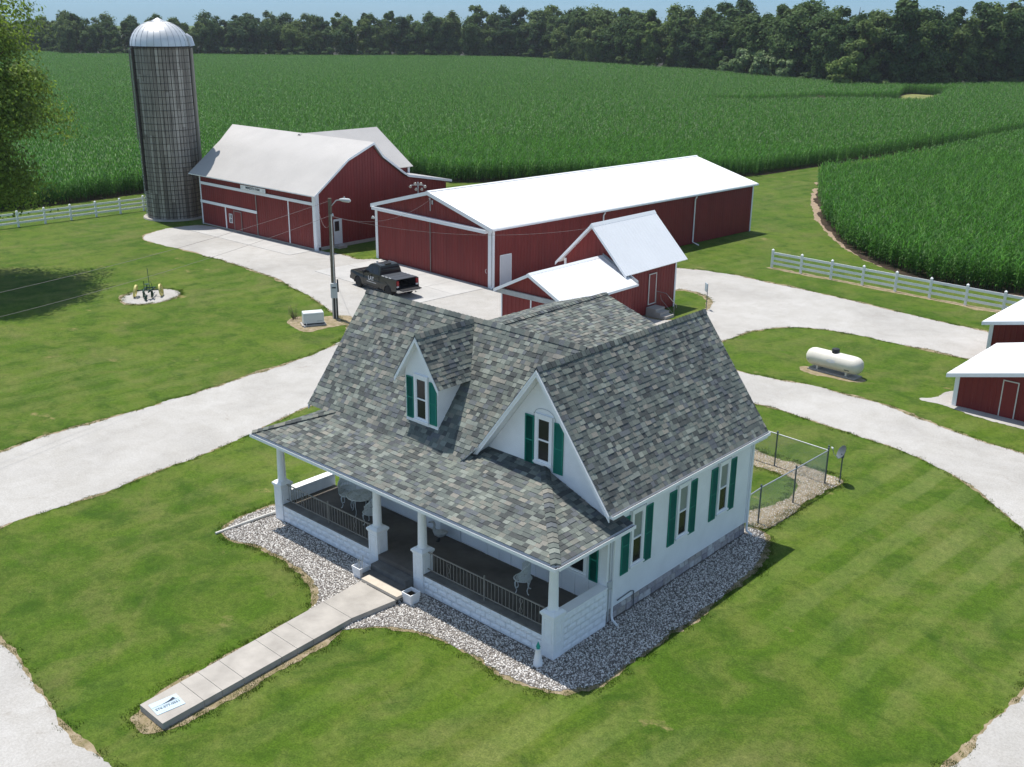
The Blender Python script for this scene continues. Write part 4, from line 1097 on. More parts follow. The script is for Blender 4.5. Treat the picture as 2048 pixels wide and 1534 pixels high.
# name board
sg = group_of(barn, 'name_board')
MB().box(-60.75, -57.2, fy - .14, fy - .10, 3.90, 4.25).box(-60.4, -60.3, fy - .10, fy + .02, 3.97, 4.15).box(-57.7, -57.6, fy - .10, fy + .02, 3.97, 4.15).build('board', M['vinyl'], sg)
def text(name, body, parent, P, rot, size, mat, ext=0.004, align='CENTER', bold=0.0, spacing=1.0):
    c = bpy.data.curves.new(name, 'FONT'); c.body = body; c.size = size; c.extrude = ext; c.align_x = align; c.align_y = 'CENTER'; c.offset = bold; c.space_character = spacing; c.resolution_u = 3
    c.materials.append(mat)
    tmp = bpy.data.objects.new('tmp', c); COL.objects.link(tmp)
    bpy.context.view_layer.update()
    me = bpy.data.meshes.new_from_object(tmp.evaluated_get(bpy.context.evaluated_depsgraph_get()))
    bpy.data.objects.remove(tmp)
    me.materials.clear(); me.materials.append(mat)
    return link(name, me, parent, P, rot)
text('lettering', 'MEREDITH FARM', sg, (-58.97, fy - .142, 4.075), (math.pi / 2, 0, 0), .27, M['ink'], bold=.008)
for xc in (-60.55, -57.45):
    mb = MB()
    for dx, dz, a, b in ((-.1, 0, .02, .12), (0, .02, .02, .16), (.1, 0, .02, .12), (0, -.1, .12, .02)): mb.box(xc + dx - a / 2, xc + dx + a / 2, fy - .148, fy - .141, 4.075 + dz - b / 2, 4.075 + dz + b / 2)
    mb.build('emblem', M['grey_box'], sg)

# ------------------------------------------------------------------ long machine shed
SX, SY, SRZ, SWD, SLN, SE, SA = -32.25, 31.61, R(-3.6), 13.15, 31.8, 4.28, 5.95
shed = thing('machine_shed', (SX, SY, 0), 'long red metal machine shed with a bright white roof', 'shed', SRZ)
bpf = [(-SWD, SE), (-SWD / 2, SA), (0, SE)]
panels(shed, 'wall_panel', (0, 0, 0), (1, 0, 0), (0, 0, 1), (0, -1, 0), [(x, z - .02) for x, z in bpf], RED, .03)
panels(shed, 'wall_panel', (0, 0, 0), (0, 1, 0), (0, 0, 1), (1, 0, 0), [(0, SE - .04), (SLN, SE - .04)], RED, .03)
MB().box(-SWD, -SWD + .05, .03, SLN, 0, SE - .1).prism([(-SWD, SLN, 0), (0, SLN, 0), (0, SLN, SE - .1), (-SWD / 2, SLN, SA - .1), (-SWD, SLN, SE - .1)], (0, -.05, 0)).build('back_wall', RED, shed)
oh = .28; sl = (SA - SE) / (SWD / 2); n_ = Vector((sl, 0, 1)).normalized()
srf = group_of(shed, 'roof')
Ls = math.hypot(SWD / 2 + oh, sl * (SWD / 2 + oh))
for sx in (1, -1):
    xe = 0 + oh if sx > 0 else -SWD - oh
    ze = SE - sl * oh + .06
    roof_quad((xe, -.25, ze), (xe, SLN + .25, ze), (-SWD / 2 + .0005 * sx, SLN + .25, SA + .06), (-SWD / 2 + .0005 * sx, -.25, SA + .06), M['white_roof'], 'roof_board', .06, srf)
    panels(srf, 'roof_panel', (xe, 0, ze + .004), (0, 1, 0), (-sx * (SWD / 2 + oh), 0, SA + .06 - ze), (sx * sl, 0, 1), [(-.25, Ls), (SLN + .25, Ls)], M['white_roof'], 0, .95, .016)
MB().prism([(-SWD / 2 - .18, -.27, SA + .06), (-SWD / 2, -.27, SA + .12), (-SWD / 2 + .18, -.27, SA + .06)], (0, SLN + .54, 0)).build('ridge_cap', M['white_roof'], srf)
tr = MB()
for sx in (1, -1):
    xe = 0 + oh if sx > 0 else -SWD - oh; ze = SE - sl * oh + .06
    tr.obox((xe, -.285, ze - .26), (-SWD / 2 - xe, 0, SA + .06 - ze), (0, .03, 0), (0, 0, .27))
tr.build('rake_trim', WT, shed)
MB().box(oh - .0, oh + .10, -.25, SLN + .25, SE - sl * oh - .10, SE - sl * oh + .03).build('gutter', WT, shed)
MB().box(-SWD - .05, -.32, -.36, -.02, 3.86, 4.10).build('door_track', WT, shed)
MB().box(-.34, -.02, -.05, -.024, 0, SE).box(.024, .06, -.04, .22, 0, SE).build('corner_trim', WT, shed)
MB().tube([(.14, .02, SE - .2), (.14, .02, .15), (.22, -.25, .08)], .06, 8).build('downspout', WT, shed, True)
MB().box(-SWD - .03, -SWD + .26, -.05, -.024, 0, SE - .1).build('corner_trim', WT, shed)
MB().box(.024, .05, SLN - .15, SLN + .02, 0, SE).build('corner_trim', WT, shed)
MB().box(-SWD / 2 - .03, -SWD / 2 + .03, -.06, -.024, .05, 3.86).build('door_meeting_edge', M['rail_metal'], shed)
MB().tube([(-.48, -.06, 1.0), (-.55, -.09, 1.1), (-.55, -.09, 1.25), (-.48, -.06, 1.32)], .015, 6).build('door_handle', WT, shed)
for yy in (11.55, 23.15):
    MB().tube([(oh - .02, yy, SE - .25), (.10, yy, SE - .5), (.10, yy, .18), (.9, yy - .25, .07)], .055, 8).build('downspout', WT, shed, True)
MB().box(.024, .06, .80, 1.82, .05, 2.20).build('walk_door', M['wood_door'], shed)
MB().box(.024, .05, .74, .80, .05, 2.26).box(.024, .05, 1.82, 1.88, .05, 2.26).box(.024, .05, .74, 1.88, 2.20, 2.26).build('door_frame', WT, shed)
mast = MB().tube([(-6.45, -.10, 4.6), (-6.45, -.10, 5.45)], .03, 6).tube([(-6.45, -.10, 5.45), (-6.45, -.16, 5.55)], .07, 8)
mast.box(-6.32, -6.2, -.08, -.026, 5.1, 5.4); mast.build('service_mast', M['grey_box'], shed)
MB().tube([(-SWD - .02, -.1, 3.15), (-SWD - .22, -.18, 3.22)], [.06, .13], 10).build('wall_lamp', M['grey_box'], shed)

# ------------------------------------------------------------------ red outbuilding: tall gabled block with a lower one before it
ob_ = thing('red_outbuilding', (0, 0, 0), 'small red outbuilding, a tall gabled block joined to a lower front block', 'shed')
TU0, TU1, TV0, TV1, TE, TA = -25.3, -20.4, 31.1, 36.6, 3.42, 5.86
tc = (TU0 + TU1) / 2
panels(ob_, 'wall_panel', (0, TV0, 0), (1, 0, 0), (0, 0, 1), (0, -1, 0), [(TU0, TE), (tc, TA), (TU1, TE)], RED, .05)
panels(ob_, 'wall_panel', (TU1, 0, 0), (0, 1, 0), (0, 0, 1), (1, 0, 0), [(TV0, TE), (TV1, TE)], RED, .05)
MB().box(TU0, TU0 + .05, TV0 + .03, TV1, 0, TE).prism([(TU0, TV1, 0), (TU1, TV1, 0), (TU1, TV1, TE), (tc, TV1, TA), (TU0, TV1, TE)], (0, -.05, 0)).build('back_wall', RED, ob_)
def gable_roof(parent, u0, u1, v0, v1, ze, zr, ov, name='roof'):
    """ridge along v"""
    g = group_of(parent, name); c = (u0 + u1) / 2; hw = (u1 - u0) / 2; s = (zr - ze) / hw
    for sx in (1, -1):
        xe = c + sx * (hw + ov); z = ze - s * ov + .07
        roof_quad((xe, v0, z), (xe, v1, z), (c + sx * .0005, v1, zr + .07), (c + sx * .0005, v0, zr + .07), M['white_roof'], 'roof_board', .06, g)
        L = math.hypot(hw + ov, zr + .07 - z)
        panels(g, 'roof_panel', (xe, 0, z + .004), (0, 1, 0), (-sx * (hw + ov), 0, zr + .07 - z), (sx * s, 0, 1), [(v0, L), (v1, L)], M['white_roof'], 0, .95, .016)
    MB().prism([(c - .16, v0 - .02, zr + .09 - .16 * s), (c, v0 - .02, zr + .125), (c + .16, v0 - .02, zr + .09 - .16 * s)], (0, v1 - v0 + .04, 0)).build('ridge_cap', M['white_roof'], g)
    t = MB()
    for sx in (1, -1):
        xe = c + sx * (hw + ov); z = ze - s * ov + .07
        t.obox((xe, v0 - .035, z - .19), (c - xe, 0, zr + .07 - z), (0, .03, 0), (0, 0, .20))
    t.build('rake_trim', WT, parent)
    return s
s_ = gable_roof(ob_, TU0, TU1, TV0 - .5, TV1 + .75, TE, TA, .38)
MB().box(TU0 - .02, TU0 + .16, TV0 - .05, TV0 - .024, 0, TE - .05).build('corner_trim', WT, ob_)
MB().box(TU1 - .16, TU1 + .02, TV0 - .05, TV0 - .024, 0, TE).box(TU1 + .024, TU1 + .05, TV0 - .02, TV0 + .14, 0, TE - .04).build('corner_trim', WT, ob_)
MB().box(TU1 + .024, TU1 + .05, TV1 - .13, TV1 + .02, 0, TE - .04).build('corner_trim', WT, ob_)
LU0, LU1, LV0, LE, LA = -24.55, -19.85, 24.3, 2.78, 3.92
lc = (LU0 + LU1) / 2
panels(ob_, 'wall_panel', (0, LV0, 0), (1, 0, 0), (0, 0, 1), (0, -1, 0), [(LU0, LE), (lc, LA), (LU1, LE)], RED, .03)
panels(ob_, 'wall_panel', (LU1, 0, 0), (0, 1, 0), (0, 0, 1), (1, 0, 0), [(LV0, LE), (TV0 - .05, LE)], RED, .03)
MB().box(LU0, LU0 + .05, LV0 + .03, TV0 - .05, 0, LE).build('side_wall', RED, ob_)
gable_roof(ob_, LU0, LU1, LV0 - .3, TV0 - .06, LE, LA, .38)
MB().box(LU1 + .38, LU1 + .46, LV0 - .3, TV0 - .04, LE - .26, LE - .12).build('gutter', WT, ob_)
MB().obox((lc, TV0 - .10, LA + .08), (LU1 + .42 - lc, 0, LE - LA - .17), (0, .07, 0), (0, 0, .14)).build('flashing', M['galv'], ob_)
MB().box(LU0 - .2, LU1 + .05, LV0 - .16, LV0 - .024, 2.42, 2.72).build('door_track', M['galv'], ob_)
MB().box(LU0 - .02, LU0 + .07, LV0 - .05, LV0 - .024, 0, 2.42).build('corner_trim', WT, ob_)
MB().box(lc - .04, lc + .04, LV0 - .06, LV0 - .024, .05, 2.42).build('door_meeting_edge', WT, ob_)
dr = group_of(ob_, 'side_door'); xx = TU1 + .026
MB().box(xx, xx + .02, 33.6, 34.3, .72, 2.62).build('door_leaf', RED, dr)
mb = MB(); mb.box(xx, xx + .04, 33.53, 33.6, .66, 2.68); mb.box(xx, xx + .04, 34.3, 34.37, .66, 2.68); mb.box(xx, xx + .04, 33.6, 34.3, 2.62, 2.68); mb.box(xx, xx + .04, 33.6, 34.3, .66, .72)
mb.build('door_frame', M['pvc'], dr)
# steps against the outbuilding
st = thing('entry_steps', (-20.35, 33.35, 0), 'grey concrete entry steps with a metal handrail beside the red outbuilding', 'steps')
for i, (dx, h) in enumerate(((.75, .55), (1.12, .37), (1.5, .19))):
    x0 = 0 if i == 0 else (.75, 1.12)[i - 1] + .002
    MB().box(x0, dx, 0, 1.0, 0, h).build('step', M['concrete'], st)
rl = MB(); y = 1.02
rl.tube([(.05, y, .0), (.05, y, 1.45)], .018, 6); rl.tube([(.05, y, 1.45), (.8, y, 1.42), (1.5, y, .85), (1.62, y, .80), (1.62, y, .62)], .02, 6); rl.tube([(1.45, y, 0), (1.45, y, .9)], .02, 6)
rl.tube([(.35, y, 1.25), (.45, y, .95), (1.45, y, .15)], .014, 6)
rl.build('handrail', M['rail_metal'], st, True)

# ------------------------------------------------------------------ two low red sheds at the right edge
def low_shed(name, label, u0, u1, v0, v1, ze, zr, ov=.35):
    t = thing(name, (u0, v0, 0), label, 'shed', 0, 'low red sheds at the right edge'); L = u1 - u0; D = v1 - v0; c = L / 2
    panels(t, 'wall_panel', (0, 0, 0), (1, 0, 0), (0, 0, 1), (0, -1, 0), [(0, ze), (c, zr), (L, ze)], RED, .02)
    panels(t, 'wall_panel', (0, 0, 0), (0, 1, 0), (0, 0, 1), (-1, 0, 0), [(0, ze), (D, ze)], RED, .02)
    MB().box(L - .05, L, .03, D, 0, ze).prism([(0, D, 0), (L, D, 0), (L, D, ze), (c, D, zr), (0, D, ze)], (0, -.05, 0)).build('back_wall', RED, t)
    gable_roof(t, 0, L, -.5, D + .3, ze, zr, ov)
    MB().box(-.03, .16, -.05, -.024, 0, ze + .03).box(-.06, -.024, -.02, .16, 0, ze).build('corner_trim', WT, t)
    return t
ls = low_shed('low_shed', 'nearer low red shed with a white roof and outlined door', .32, 8.2, 30.45, 36.7, 1.72, 2.65)
dr = group_of(ls, 'door'); 
MB().box(2.22, 2.86, -.045, -.024, .03, 1.82).build('door_leaf', RED, dr)
mb = MB(); mb.box(2.17, 2.22, -.06, -.03, .03, 1.87); mb.box(2.86, 2.91, -.06, -.03, .03, 1.87); mb.box(2.22, 2.86, -.06, -.03, 1.82, 1.87); mb.build('door_frame', M['pvc'], dr)
low_shed('low_shed', 'farther low red shed with a white roof, behind the nearer one', -1.05, 7.2, 38.9, 46.2, 2.35, 3.2)

# ------------------------------------------------------------------ silo
SCX, SCY, SR, SH = -72.4, 31.1, 2.48, 15.15
silo = thing('silo', (SCX, SCY, 0), 'tall concrete stave silo with a silver dome beside the barn', 'silo')
NS = 50; mb = MB(); r = random.Random(9)
for k in range(NS):
    a0, a1 = 2 * math.pi * k / NS + .011, 2 * math.pi * (k + 1) / NS - .011
    z = -r.uniform(0, 4.5)
    while z < SH:
        z2 = min(z + 5.2, SH); z1 = max(z, 0)
        rr_ = SR + r.uniform(-.012, .012)
        ps = [(rr_ * math.cos(a), rr_ * math.sin(a), zz) for a, zz in ((a0, z1), (a1, z1), (a1, z2 - .008), (a0, z2 - .008))]
        ri = SR - .05
        qs = [(ri * math.cos(a), ri * math.sin(a), zz) for a, zz in ((a0, z1), (a1, z1), (a1, z2 - .008), (a0, z2 - .008))]
        if z2 - z1 > .05: mb.add(ps + qs, [(0, 1, 2, 3), (0, 4, 5, 1), (1, 5, 6, 2), (3, 2, 6, 7), (0, 3, 7, 4)])
        z += 5.2
tag(mb.build('staves', M['stave'], silo), kind='stuff')
MB().lathe([(SR - .06, 0), (SR - .06, SH)], n=40).build('silo_core', M['hoop'], silo)
hoop = MB().lathe([(SR + .005, -.014), (SR + .034, -.014), (SR + .034, .014), (SR + .005, .014)], n=48).mesh('hoop', M['hoop'])
z = .35
zs = []
while z < SH - .1: zs.append(z); z += .40 if z < 5 else .58
for z in zs: link('hoop', hoop, silo, (0, 0, z))
dome = group_of(silo, 'dome')
ND = 26; DHt = 2.15
for k in range(ND):
    a0, a1 = 2 * math.pi * k / ND, 2 * math.pi * (k + 1) / ND; vs = []; m_ = 9
    for i in range(m_ + 1):
        t = i / m_ * math.pi / 2 * .97
        rad = (SR + .09) * math.cos(t) ** .96; zz = SH + .05 + DHt * math.sin(t)
        vs += [(rad * math.cos(a0 + .004), rad * math.sin(a0 + .004), zz), (rad * 1.0 * math.cos((a0 + a1) / 2), rad * math.sin((a0 + a1) / 2), zz), (rad * math.cos(a1 - .004), rad * math.sin(a1 - .004), zz)]
    me = MB().add(vs, [(3 * i + j, 3 * i + j + 1, 3 * i + j + 4, 3 * i + j + 3) for i in range(m_) for j in (0, 1)]).mesh('dome_panel', M['dome'])
    me.polygons.foreach_set('use_smooth', [True] * len(me.polygons))
    link('dome_panel', me, dome)
    MB().tube([((SR + .10) * math.cos(t) ** .96 * math.cos(a0), (SR + .10) * math.cos(t) ** .96 * math.sin(a0), SH + .06 + DHt * math.sin(t)) for t in np.linspace(0, math.pi / 2 * .96, 8)], .018, 4).build('dome_seam', M['galv'], dome)
MB().lathe([(.62, -.12), (.55, .0), (.30, .12), (.03, .26)], (0, 0, SH + DHt + .03), 20).build('dome_cap', M['dome'], dome, True)
MB().lathe([(SR + .10, -.06), (SR + .13, -.06), (SR + .13, .05), (SR + .10, .05)], (0, 0, SH + .02), 40).build('dome_rim', M['hoop'], dome)
# chutes: a pipe on the right, a caged ladder and unloading chute on the left
cr = np.array([.7404, .6721]); cf = np.array([-.6697, .7426])     # to the right of the view, away from it
def sp(a_right, a_away, rad): v_ = cr * a_right + cf * a_away; v_ /= np.linalg.norm(v_); return v_ * rad
p1 = sp(1, .12, SR + .16)
ch = MB().tube([(p1[0], p1[1], 0), (p1[0], p1[1], SH - .1)], .17, 10); ch.build('side_pipe', M['stave'], silo, True)
MB().tube([(p1[0] * .86, p1[1] * .86, SH + 1.0), (p1[0] * .98, p1[1] * .98, SH + .75), (p1[0] * 1.03, p1[1] * 1.03, SH + .05)], [.2, .26, .32], 10).build('chute_hood', M['dome'], silo, True)
p2 = sp(-.86, -.50, SR + .09)
tang = np.array([-p2[1], p2[0]]) / np.linalg.norm(p2); rad_ = p2 / np.linalg.norm(p2)
mb = MB()
for s in (-.27, .27):
    a = p2 + tang * s; mb.tube([(a[0], a[1], .2), (a[0], a[1], SH - .05)], .03, 6)
for k in range(46): 
    a, b = p2 - tang * .27, p2 + tang * .27; zz = .4 + k * .32; mb.tube([(a[0], a[1], zz), (b[0], b[1], zz)], .015, 5)
mb.build('ladder', M['galv'], silo)
mb = MB()
a = p2 - rad_ * .06; q = [a + tang * .30, a + tang * .62, a + tang * .62 + rad_ * .12, a + tang * .30 + rad_ * .12]
mb.prism([(p[0], p[1], 2.6) for p in q], (0, 0, SH - 2.7)); mb.build('unloading_chute', M['hoop'], silo)
p3 = sp(-1, -.05, SR + .3)
mb = MB().tube([(p3[0], p3[1], 7.0), (p3[0], p3[1], SH - .3)], .05, 6)
for k in range(18):
    zz = 7.2 + k * .45; mb.tube([(p3[0] * 1.08, p3[1] * 1.08, zz), (p3[0] * .88, p3[1] * .88, zz)], .018, 5)
mb.build('outer_pipe', M['rail_metal'], silo)
MB().lathe([(SR + .45, 0), (SR + .42, .12), (SR, .12)], n=40).build('footing', M['concrete'], silo)

# ------------------------------------------------------------------ white board fences
post_m = MB().box(-.075, .075, -.075, .075, 0, 1.36)
post_m.add([(-.085, -.085, 1.362), (.085, -.085, 1.362), (.085, .085, 1.362), (-.085, .085, 1.362), (-.085, -.085, 1.40), (.085, -.085, 1.40), (.085, .085, 1.40), (-.085, .085, 1.40), (0, 0, 1.50)],
           [(0, 1, 5, 4), (1, 2, 6, 5), (2, 3, 7, 6), (3, 0, 4, 7), (4, 5, 8), (5, 6, 8), (6, 7, 8), (7, 4, 8)])
post_me = post_m.mesh('fence_post', M['vinyl'])
def board_fence(label, pts):
    t = thing('board_fence', (*pts[0], 0), label, 'fence'); o = Vector((*pts[0], 0))
    for p in pts: link('fence_post', post_me, t, Vector((*p, 0)) - o)
    for a, b in zip(pts, pts[1:]):
        a_, b_ = Vector((*a, 0)) - o, Vector((*b, 0)) - o; d = (b_ - a_).normalized() * .07
        for z in (.38, .76, 1.16): MB().bar(a_ + d + Vector((0, 0, z)), b_ - d + Vector((0, 0, z)), .05, .175).build('fence_rail', M['vinyl'], t)
    return t
board_fence('white three-rail fence in front of the nearer cornfield', [(-21.4 + 2.49 * i, 51.4 - .13 * i) for i in range(16)])
board_fence('white three-rail fence running behind the silo, left of the barn', [(-77.1 - .03 * i, 32.9 - 2.40 * i) for i in range(14)])
for nm, pl, sd in (('fence_line_soil', [(-21.8, 51.05), (-6, 50.2), (14, 49.3), (14, 49.8), (-6, 50.9), (-21.6, 51.7)], 61),):
    sheet(nm, ragged(pl, .2, .09, 0, sd, 0), [], .006, M['verge'], label='dry worn strip under the white board fence')
# ------------------------------------------------------------------ walkway slabs and the sign lying on them
walk = thing('walkway', (0, 0, 0), 'concrete walk leading from the porch steps across the lawn', None); walk['kind'] = 'structure'
def wl_(v): return np.interp(v, [-9.53, -4.54, -3.17, -.95], [-6.69, -7.18, -7.30, -7.5])
def wr_(v): return np.interp(v, [-9.54, -2.6, -2.0, -.95], [-5.51, -5.93, -5.95, -5.7])
js = [-9.53, -8.22, -7.62, -6.88, -5.52, -4.93, -4.30, -2.75, -1.07]
for a, b in zip(js, js[1:]):
    za, zb = np.interp([a, b], [-9.5, -1], [.22, .19])
    a_, b_ = a + .006, b - .006
    sk = .0
    P = [(wl_(a_), a_), (wr_(a_), a_ - .01), (wr_(b_), b_ - .01), (wl_(b_), b_)]
    mb = MB(); vs = [(x, y, -.02) for x, y in P] + [(P[0][0], P[0][1], za), (P[1][0], P[1][1], za), (P[2][0], P[2][1], zb), (P[3][0], P[3][1], zb)]
    mb.add(vs, [(3, 2, 1, 0), (4, 5, 6, 7), (0, 1, 5, 4), (1, 2, 6, 5), (2, 3, 7, 6), (3, 0, 4, 7)]); mb.build('paving_slab', M['concrete'], walk)
ys = thing('yard_sign', (-6.16, -9.02, .222), 'pale blue business sign lying flat on the end of the walk', 'sign', R(84))
MB().box(-.40, .40, -.29, .29, 0, .012).build('sign_panel', M['sign_blue'], ys)
text('phone_number', '574-377-0551', ys, (0.0, -.075, .0125), (0, 0, 0), .125, M['ink'], .001, bold=.004)
mb = MB()
mb.add([(-.38, .06, .0135), (.36, .06, .0135), (.36, .075, .0135), (-.38, .075, .0135)], [(0, 1, 2, 3)])
mb.add([(-.10, .076, .0136), (.18, .076, .0136), (.30, .10, .0136), (.26, .21, .0136), (.17, .16, .0136), (.12, .13, .0136)], [(0, 1, 2, 3, 4, 5)])
mb.add([(-.36, -.005, .0135), (.36, -.005, .0135), (.36, .003, .0135), (-.36, .003, .0135)], [(0, 1, 2, 3)])
mb.build('roof_emblem', M['ink'], ys)
mb = MB()
for y, a, b in ((-.175, -.28, .28), (-.215, -.24, .30), (.03, -.30, .30)):
    x = a
    rr = random.Random(int(y * 1000))
    while x < b: w_ = rr.uniform(.02, .06); mb.add([(x, y - .008, .0135), (x + w_, y - .008, .0135), (x + w_, y + .008, .0135), (x, y + .008, .0135)], [(0, 1, 2, 3)]); x += w_ + .015
mb.build('small_print', M['grey_box'], ys)

# ------------------------------------------------------------------ things on and around the porch
def planter(loc, label, plant):
    t = thing('planter', loc, label, 'planter', 0, 'white planters beside the porch steps')
    mb = MB(); a, b, h, w_ = .175, .22, .40, .028
    o = [(-1, -1), (1, -1), (1, 1), (-1, 1)]
    vs = [(x * a, y * a, 0) for x, y in o] + [(x * b, y * b, h) for x, y in o] + [(x * (b - w_), y * (b - w_), h) for x, y in o] + [(x * (b - w_ - .01), y * (b - w_ - .01), h - .12) for x, y in o]
    fs = [(3, 2, 1, 0)]
    for k in range(3): fs += [(4 * k + i, 4 * k + (i + 1) % 4, 4 * k + 4 + (i + 1) % 4, 4 * k + 4 + i) for i in range(4)]
    mb.add(vs, fs); mb.build('planter_box', M['white_trim'], t)
    MB().box(-(b - .04), b - .04, -(b - .04), b - .04, h - .14, h - .118).build('potting_soil', M['soil'] if not plant else M['white_trim'], t)
    if plant:
        mb = MB(); rr = random.Random(4)
        for i in range(9):
            a_ = rr.uniform(0, 6.28); x, y = rr.uniform(-.08, .08), rr.uniform(-.08, .08)
            mb.tube([(x, y, h - .12), (x + .04 * math.cos(a_), y + .04 * math.sin(a_), h + .12), (x + .1 * math.cos(a_), y + .1 * math.sin(a_), h + rr.uniform(.2, .36))], .007, 4)
        mb.build('dry_stems', M['pvc'], t)
    return t
planter((-8.02, -.62, .0), 'white square planter holding pale dry stems, left of the porch steps', True)
planter((-5.50, -.62, .0), 'empty white square planter right of the porch steps', False)
ln = thing('garden_lantern', (-.20, -.45, 0), 'small white lighthouse ornament with a green lamp by the corner pillar', 'ornament')
MB().lathe([(.145, 0), (.14, .10), (.125, .16), (.105, .34), (.085, .52), (.095, .535), (.095, .555), (.05, .56)], n=14).build('tower', M['white_trim'], ln, True)
MB().lathe([(.055, .56), (.055, .62), (.07, .625), (.035, .72), (.004, .80)], n=10).build('lamp', M['green_glass'], ln, True)
MB().tube([(-14.22, -2.3, .035), (-14.12, -1.1, .07), (-14.0, .2, .10)], .05, 8).build('drain_pipe', M['pvc']).name
dp = bpy.data.objects['drain_pipe']; tag(dp, 'white drain pipe lying over the stone bed at the porch corner', 'pipe')

def lattice_disc(mb, c, r, ax, ay, n_sp=8, tr=.008, rings=(1.0, .66, .33), zf=None):
    c, ax, ay = Vector(c), Vector(ax), Vector(ay)
    P = lambda rad, a: c + ax * (rad * math.cos(a)) + ay * (rad * math.sin(a))
    for k in rings: mb.tube([P(r * k, 2 * math.pi * i / 18) for i in range(19)], tr * (1.6 if k == 1.0 else 1), 5, cap=False)
    for i in range(n_sp):
        a = 2 * math.pi * i / n_sp; mb.tube([P(r * .1, a), P(r, a)], tr, 4)
        for s in (-1, 1): mb.tube([P(r * .33, a), P(r * .55, a + s * .25), P(r * .66, a + s * .2), P(r, a + s * .39)], tr * .9, 4)
def cast_leg(mb, p, out, h):
    p, out = Vector(p), Vector(out)
    mb.tube([p, p + out * .05 + Vector((0, 0, -h * .18)), p + out * .045 + Vector((0, 0, -h * .45)), p + out * .0 + Vector((0, 0, -h * .75)), p + out * .03 + Vector((0, 0, -h * .95)), p + out * .07 + Vector((0, 0, -h + .012))], [.022, .024, .015, .012, .013, .016], 6)
def patio_chair(loc, rz, label):
    t = thing('patio_chair', loc, label, 'chair', rz, 'white cast iron chairs on the porch')
    mb = MB(); lattice_disc(mb, (0, 0, .44), .22, (1, 0, 0), (0, 1, 0), 10, .011); mb.build('seat', M['iron_white'], t)
    bk = MB()
    arc = [(.24 * math.cos(a), -.02 + .20 * math.sin(a)) for a in np.linspace(-.15, math.pi + .15, 19)]
    H = lambda a: .30 + .26 * max(0, math.sin(a)) ** .7
    an = np.linspace(-.15, math.pi + .15, 19)
    top = [(x * 1.08, y * 1.08, .44 + H(a)) for (x, y), a in zip(arc, an)]
    bk.tube([(x, y, .46) for x, y in arc], .012, 5); bk.tube(top, .016, 5)
    for k in range(19):
        x, y = arc[k]; bk.tube([(x, y, .46), top[k]], .008, 4)
        if k < 18:
            x2, y2 = arc[k + 1]
            for f, g in ((0, .5), (.5, 1), (.5, 0), (1, .5)):
                A = Vector((x, y, .46)).lerp(Vector(top[k]), f); B = Vector((x2, y2, .46)).lerp(Vector(top[k + 1]), g); bk.tube([A, B], .008, 4)
    bk.build('backrest', M['iron_white'], t)
    for a in (-2.3, -.85, .85, 2.3):
        mb = MB(); o = (math.cos(a), math.sin(a), 0); cast_leg(mb, (o[0] * .17, o[1] * .17, .44), o, .44); mb.build('leg', M['iron_white'], t, True)
    t.scale = (1.3, 1.3, 1.12)
    return t
patio_chair((-2.62, 1.58, FL), R(-58), 'white cast iron chair standing alone on the right half of the porch')
patio_chair((-11.55, 1.75, FL), R(40), 'white cast iron chair on the left of the porch table')
patio_chair((-9.75, 1.35, FL), R(-70), 'white cast iron chair partly behind the second pillar')
tb_ = thing('patio_table', (-10.75, 1.72, FL), 'round white cast iron table on the left half of the porch', 'table')
mb = MB(); lattice_disc(mb, (0, 0, .70), .50, (1, 0, 0), (0, 1, 0), 18, .016, (1.0, .8, .6, .4, .2)); mb.lathe([(.47, .685), (.47, .69)], n=24); mb.build('tabletop', M['iron_white'], tb_)
for a in (.3, 1.87, 3.44, 5.01):
    mb = MB(); o = (math.cos(a), math.sin(a), 0); cast_leg(mb, (o[0] * .32, o[1] * .32, .69), o, .69); mb.build('leg', M['iron_white'], tb_, True)
gs = thing('goose_statue', (-7.05, 2.15, FL), 'grey goose statue by the wall behind the porch pillars', 'statue', R(120))
MB().tube([(-.02, -.32, .36), (0, -.26, .33), (0, -.15, .30), (0, -.02, .29), (0, .10, .32), (0, .17, .40), (0, .18, .50), (0, .16, .60), (0, .18, .68), (0, .23, .71), (0, .28, .70), (0, .31, .695)], [.012, .05, .11, .145, .12, .07, .043, .036, .04, .048, .034, .02], 12).build('body', M['goose'], gs, True)
MB().tube([(0, .30, .695), (0, .35, .685), (0, .385, .68)], [.024, .018, .006], 8).build('beak', M['black_metal'], gs, True)
mb = MB()
for s in (-1, 1): mb.tube([(s * .05, 0, .18), (s * .055, 0, .02)], .014, 6); mb.box(s * .055 - .03, s * .055 + .03, -.03, .09, 0, .02)
mb.build('feet', M['black_metal'], gs)
for s in (-1, 1):
    MB().tube([(s * .10, .06, .33), (s * .14, -.06, .33), (s * .10, -.22, .35), (s * .03, -.33, .38)], [.03, .055, .04, .008], 8).build('wing', M['goose'], gs, True)

